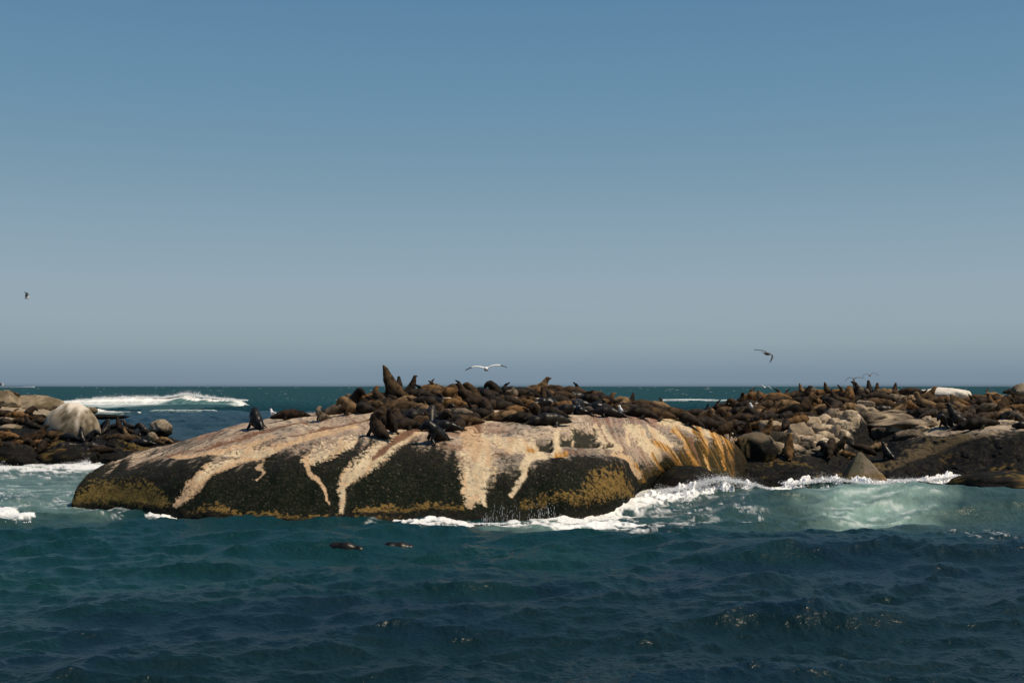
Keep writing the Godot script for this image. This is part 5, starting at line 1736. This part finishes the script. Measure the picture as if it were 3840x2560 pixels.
# A breaking wave far out: crest as [column, row], its distance, how far it slopes towards the eye, and where the face is still green.
func breaker(called: String, label: String, crest: Array, d: float, front: float, apron: float, green: Vector2, seed_: float) -> void:
	var nu := 260
	var nv := 26
	var p := PackedVector3Array()
	var c := PackedColorArray()
	var white := Color(0.82, 0.83, 0.83)
	for j in nv:
		var t := float(j) / (nv - 1)
		for i in nu:
			var u := float(i) / (nu - 1)
			var px := lerpf(crest[0].x, crest[crest.size() - 1].x, u)
			var top := spot(px, line_at(crest, px), d).y
			var ends := smooth(0.0, 0.04, u) * smooth(1.0, 0.96, u)
			var rag := mid_noise.get_noise_2d(px * 0.05, seed_ + t * 2.0) + 0.7 * fine_noise.get_noise_2d(px * 0.14, seed_ + t * 5.0)
			top = maxf(top, 0.1) * (1.0 + 0.15 * rag) * ends
			var away: float
			var y: float
			var shade := white
			var lace := smooth(-0.2, 0.25, mid_noise.get_noise_2d(px * 0.05 + 8.0 * rag, t * 9.0 + seed_))
			if t < 0.25:
				var a := t / 0.25
				away = lerpf(front * 0.8, 0.0, a)
				y = lerpf(-0.3, top, smooth(0.0, 1.0, a))
				shade = Color(0.03, 0.10, 0.11).lerp(white, smooth(0.6, 0.95, a))
			elif t < 0.62:
				var a := (t - 0.25) / 0.37
				away = -front * a
				y = lerpf(top, 0.42 * ends, pow(a, 0.8)) + 0.10 * rag * sin(PI * a)
				var gr := smooth(green.x, green.x + 50.0, px) * smooth(green.y, green.y - 60.0, px)
				shade = white.lerp(Color(0.017, 0.075, 0.075), gr * smooth(0.18, 0.34, a + 0.15 * rag))
				shade = shade.lerp(Color(0.16, 0.25, 0.26), 0.7 * (1.0 - lace) * smooth(0.15, 0.6, a))
			else:
				var a := (t - 0.62) / 0.38
				away = -front - apron * a
				y = lerpf(0.42, 0.05, a * a) * ends + 0.06 * rag * (1.0 - a)
				var gr2 := smooth(green.x - 40.0, green.x + 120.0, px)
				shade = Color(0.50, 0.58, 0.58).lerp(Color(0.02, 0.060, 0.070), clampf(smooth(0.15, 0.8, a + 0.7 * (0.5 - lace)) + gr2, 0.0, 1.0))
			var q := spot(px, 0.0, d)
			q.y = y
			q.z += -away
			q.x += 0.4 * rag
			p.append(q)
			c.append(shade)
	var m := StandardMaterial3D.new()
	m.vertex_color_use_as_albedo = true
	m.roughness = 0.6
	m.metallic_specular = 0.2
	var o := obj(called, sheet(p, c, nu, nv, true), m)
	tag(o, label, "wave")


# A heaped bank of broken water with a torn top: the crest as [column, row, metres]; it falls towards the eye over 'front' metres and tears into the sea.
func surf_bank(called: String, label: String, crest: Array, front: float, seed_: float) -> void:
	var nu := 420
	var nv := 40
	var p := PackedVector3Array()
	var c := PackedColorArray()
	for j in nv:
		var t := float(j) / (nv - 1)
		for i in nu:
			var u := float(i) / (nu - 1) * (crest.size() - 1)
			var k := mini(int(u), crest.size() - 2)
			var e: Vector3 = crest[k].lerp(crest[k + 1], u - k)
			var top := spot(e.x, e.y, e.z)
			var ends := smooth(0.0, 0.5, u) * smooth(crest.size() - 1.0, crest.size() - 1.7, u)
			var q := top
			var n1 := mid_noise.get_noise_3d(q.x * 2.2, t * 2.2 + seed_, 1.0)
			var n2 := fine_noise.get_noise_3d(q.x * 1.7, t * 3.0 + seed_, 5.0)
			var n3 := fine_noise.get_noise_3d(q.x * 5.0, t * 9.0 + seed_, 9.0)
			var high := maxf(top.y + 0.25, 0.1) * ends * (1.0 + 0.30 * n2 + 0.09 * n3 + 0.22 * n1)
			if t < 0.22:
				var a := t / 0.22
				q.z -= 0.55 * (1.0 - a)
				q.y = -0.25 + high * smooth(0.0, 1.0, a)
			else:
				var a := (t - 0.22) / 0.78
				q.z += front * a
				q.y = -0.25 + lerpf(high, 0.12, pow(a, 0.62))
			var rag := (0.14 * n1 + 0.12 * n2 + 0.09 * n3) * smooth(0.02, 0.2, t) * smooth(1.0, 0.8, t)
			q += Vector3(0.4 * rag, 0.8 * rag, 0.8 * rag)
			p.append(q)
			var a2 := maxf(0.0, (t - 0.22) / 0.78)
			var torn := smooth(0.42, 1.0, a2 + 0.5 * n1 + 0.45 * n2 + 0.25 * n3)
			c.append(Color(0.82, 0.83, 0.84).lerp(Color(0.07, 0.105, 0.105), torn * 0.92))
	var m := StandardMaterial3D.new()
	m.vertex_color_use_as_albedo = true
	m.roughness = 0.6
	m.metallic_specular = 0.2
	var o := obj(called, sheet(p, c, nu, nv, true), m)
	tag(o, label, "surf")


func build_foam() -> void:
	var g := RandomNumberGenerator.new()
	g.seed = 5
	var drop := SphereMesh.new()
	drop.radius = 1.0
	drop.height = 2.0
	drop.radial_segments = 7
	drop.rings = 4
	var foam := StandardMaterial3D.new()
	foam.albedo_color = Color(0.84, 0.85, 0.86)
	foam.roughness = 0.55
	foam.metallic_specular = 0.3
	var places := throw_spray([Vector3(2290, 1924, 46.0), Vector3(2350, 1892, 47.2), Vector3(2430, 1858, 48.4), Vector3(2520, 1838, 49.0), Vector3(2620, 1822, 49.4), Vector3(2705, 1800, 49.8), Vector3(2790, 1816, 50.0), Vector3(2900, 1838, 50.0)], [0.14, 0.22, 0.2, 0.2, 0.22, 0.42, 0.5, 0.1], 9000, g, 0.2, 0.007, 0.026)
	scatter("white_surf", "white surf and spray bursting beside the dome's right end", "surf", drop, foam, places)
	places = throw_spray([Vector3(2955, 1815, 53.4), Vector3(3060, 1806, 53.8), Vector3(3160, 1802, 54.0), Vector3(3230, 1812, 53.6), Vector3(3330, 1810, 54.2), Vector3(3460, 1800, 55.0), Vector3(3590, 1782, 56.2)], [0.15, 0.2, 0.28, 0.25, 0.16, 0.12, 0.06], 7000, g, 0.3, 0.008, 0.028)
	scatter("white_surf", "white surf boiling around the pointed rock on the right", "surf", drop, foam, places)
	places = throw_spray([Vector3(1500, 1958, 41.6), Vector3(1700, 1966, 41.2), Vector3(1900, 1964, 41.4), Vector3(2100, 1960, 42.0), Vector3(2290, 1934, 44.4)], [0.05, 0.12, 0.05, 0.10, 0.15], 2200, g, 0.12, 0.006, 0.022)
	scatter("white_surf", "line of white foam along the foot of the dome's front", "surf", drop, foam, places)
	places = throw_spray([Vector3(-100, 1758, 69.5), Vector3(60, 1756, 70.0), Vector3(200, 1752, 71.0), Vector3(310, 1742, 72.0), Vector3(400, 1756, 70.6)], [0.22, 0.25, 0.25, 0.45, 0.12], 3600, g, 0.25, 0.010, 0.045)
	scatter("white_surf", "white surf along the foot of the left reef", "surf", drop, foam, places)
	places = throw_spray([Vector3(-80, 1946, 42.6), Vector3(10, 1946, 42.6), Vector3(60, 1950, 42.4), Vector3(110, 1954, 42.2)], [0.2, 0.24, 0.14, 0.05], 2200, g, 0.25, 0.007, 0.03)
	scatter("white_surf", "small breaking crest at the left edge before the dome", "surf", drop, foam, places)
	# thin runs of water and drops down the rock where a wave has just drained
	places = []
	for k in 420:
		var px := 1800.0 + 330.0 * g.randf()
		var py := 1955.0 - 62.0 * pow(g.randf(), 1.4) * smooth(1790.0, 1870.0, px) * smooth(2140.0, 2060.0, px)
		if mid_noise.get_noise_2d(px * 0.12, 2.0) < 0.0:
			continue
		var gr: Array = stand(px, py)
		var at: Vector3 = gr[0] + gr[1] * 0.03
		at += Vector3(g.randf_range(-0.05, 0.05), g.randf_range(-0.04, 0.04), 0.0)
		var r := g.randf_range(0.003, 0.006)
		places.append(Transform3D(Basis.from_scale(Vector3(r, r * g.randf_range(4.0, 14.0), r)), at))
	scatter("draining_water", "thin white trickles of water draining down the dome's foot", "water", drop, foam, places)
	surf_bank("white_surf", "tall white burst of surf running up between the dome and the ridge", [Vector3(2250, 1942, 44.6), Vector3(2300, 1918, 45.6), Vector3(2350, 1884, 46.8), Vector3(2430, 1852, 48.2), Vector3(2520, 1832, 48.9), Vector3(2620, 1815, 49.4), Vector3(2670, 1800, 49.6), Vector3(2705, 1784, 49.8), Vector3(2740, 1796, 49.9), Vector3(2800, 1812, 50.0), Vector3(2900, 1834, 50.0), Vector3(3000, 1848, 50.0)], 2.2, 3.0)
	surf_bank("white_surf", "broad bank of white surf around the foot of the pointed rock", [Vector3(2930, 1826, 53.2), Vector3(2960, 1796, 53.6), Vector3(3010, 1782, 53.8), Vector3(3080, 1790, 53.9), Vector3(3150, 1790, 54.0), Vector3(3210, 1796, 53.8), Vector3(3270, 1806, 53.6), Vector3(3340, 1802, 54.0), Vector3(3420, 1798, 54.6), Vector3(3500, 1788, 55.2), Vector3(3570, 1778, 56.0), Vector3(3620, 1774, 56.4)], 1.4, 6.0)


func build_far() -> void:
	breaker("breaking_wave", "long breaking wave with white foam far out behind the left reef", [Vector2(150, 1512), Vector2(215, 1507), Vector2(350, 1498), Vector2(480, 1491), Vector2(600, 1494), Vector2(640, 1493), Vector2(690, 1484), Vector2(720, 1488), Vector2(760, 1494), Vector2(850, 1499), Vector2(930, 1503)], 300.0, 12.0, 46.0, Vector2(620, 930), 3.0)
	breaker("breaking_wave", "low line of white foam between the dome and the ridge far out", [Vector2(2470, 1498), Vector2(2500, 1497), Vector2(2600, 1496), Vector2(2700, 1499), Vector2(2800, 1502)], 400.0, 9.0, 22.0, Vector2(5000, 6000), 9.0)
	breaker("breaking_wave", "short white crest on the blue water left of the dome", [Vector2(585, 1542), Vector2(610, 1538), Vector2(640, 1537), Vector2(690, 1540), Vector2(780, 1541), Vector2(820, 1543)], 225.0, 2.0, 5.0, Vector2(5000, 6000), 14.0)
	breaker("breaking_wave", "foamy water swirling just right of the tall pale boulder", [Vector2(330, 1546), Vector2(360, 1534), Vector2(400, 1540), Vector2(470, 1545), Vector2(530, 1544)], 205.0, 6.0, 12.0, Vector2(480, 900), 17.0)
	var gs := RandomNumberGenerator.new()
	gs.seed = 51
	var bead := SphereMesh.new()
	bead.radius = 1.0
	bead.height = 2.0
	bead.radial_segments = 6
	bead.rings = 3
	var froth := StandardMaterial3D.new()
	froth.albedo_color = Color(0.86, 0.87, 0.88)
	froth.roughness = 0.8
	var drops := throw_spray([Vector3(230, 1508, 300.0), Vector3(360, 1497, 300.0), Vector3(480, 1492, 300.0), Vector3(600, 1492, 300.0), Vector3(640, 1489, 300.0), Vector3(692, 1481, 300.0), Vector3(760, 1490, 300.0), Vector3(850, 1498, 300.0), Vector3(925, 1502, 300.0)], [0.7, 1.2, 1.4, 1.1, 0.8, 1.7, 2.0, 0.9, 0.3], 9000, gs, 1.2, 0.015, 0.08)
	scatter("wind_spray", "white spray blown off the crest of the long far breaker", "spray", bead, froth, drops)
	# whitecaps
	var g := RandomNumberGenerator.new()
	g.seed = 21
	var lump := SphereMesh.new()
	lump.radius = 1.0
	lump.height = 2.0
	lump.radial_segments = 8
	lump.rings = 4
	var foam := StandardMaterial3D.new()
	foam.albedo_color = Color(0.62, 0.67, 0.69)
	foam.roughness = 0.7
	var places := []
	for k in 360:
		var py := 1452.5 + 52.0 * pow(g.randf(), 1.8)
		var px := g.randf_range(-1400, 5200)
		var d := EYE * FOCAL / (py - HORIZON)
		var long := (3.5 + 10.0 * g.randf() * g.randf()) / FOCAL * d * 0.5
		var n := g.randi_range(2, 5)
		for e in n:
			var at := Vector3((px - 1920.0) / FOCAL * d, 0.15 + 0.10 * g.randf(), -d)
			var f := g.randf_range(0.35, 1.0)
			at.x += g.randf_range(-1.3, 1.3) * long
			at.y += absf(at.x - (px - 1920.0) / FOCAL * d) * -0.03 + 1.6 / FOCAL * d * g.randf()
			places.append(Transform3D(Basis.from_scale(Vector3(long * f, 0.75 / FOCAL * d * f, 0.5 * long * f)), at))
	scatter("whitecaps", "small whitecaps scattered over the open sea to the horizon", "whitecaps", lump, foam, places)
	ship()


func ship() -> void:
	var root := thing("cargo_ship", "tiny pale cargo ship on the horizon at the left edge of the picture", "ship")
	var d := 5200.0
	var m := d / FOCAL
	root.position = Vector3((0.0 - 1920.0) * m, 0.0, -d)
	var hull_mat := StandardMaterial3D.new()
	hull_mat.albedo_color = Color(0.21, 0.27, 0.33).linear_to_srgb()  # distance haze put into the hull colour by paling it
	hull_mat.roughness = 0.8
	var white := StandardMaterial3D.new()
	white.albedo_color = Color(0.42, 0.41, 0.44).linear_to_srgb()
	white.roughness = 0.8
	var st := SurfaceTool.new()
	st.begin(Mesh.PRIMITIVE_TRIANGLES)
	# hull outline seen from above, stern on the left, bow on the right
	var plan := [Vector2(-14, -9), Vector2(-10, -11), Vector2(118, -11), Vector2(136, -6), Vector2(146, 0), Vector2(136, 6), Vector2(118, 11), Vector2(-10, 11), Vector2(-14, 9)]
	for k in plan.size():
		var a: Vector2 = plan[k]
		var b: Vector2 = plan[(k + 1) % plan.size()]
		var ta := 3.6 + (2.0 if a.x > 125 else 0.0)
		var tb := 3.6 + (2.0 if b.x > 125 else 0.0)
		for v in [Vector3(a.x, -2, a.y), Vector3(a.x, ta, a.y), Vector3(b.x, tb, b.y), Vector3(a.x, -2, a.y), Vector3(b.x, tb, b.y), Vector3(b.x, -2, b.y), Vector3(a.x, ta, a.y), Vector3(60, 3.6, 0), Vector3(b.x, tb, b.y)]:
			st.add_vertex(v)
	st.generate_normals()
	obj("hull", st.commit(), hull_mat, root)
	for b in [[Vector3(2, 12, 0), Vector3(16, 9, 18), "superstructure"], [Vector3(4, 18, 0), Vector3(11, 4, 20), "bridge"], [Vector3(-6, 14.5, 0), Vector3(4, 14, 6), "funnel"], [Vector3(60, 4.4, 0), Vector3(80, 1.6, 14), "hatch"], [Vector3(132, 13, 0), Vector3(1.4, 10, 1.4), "mast"]]:
		var box := BoxMesh.new()
		box.size = b[1]
		var o := obj(b[2], box, hull_mat if b[2] == "hatch" else white, root)
		o.position = b[0]
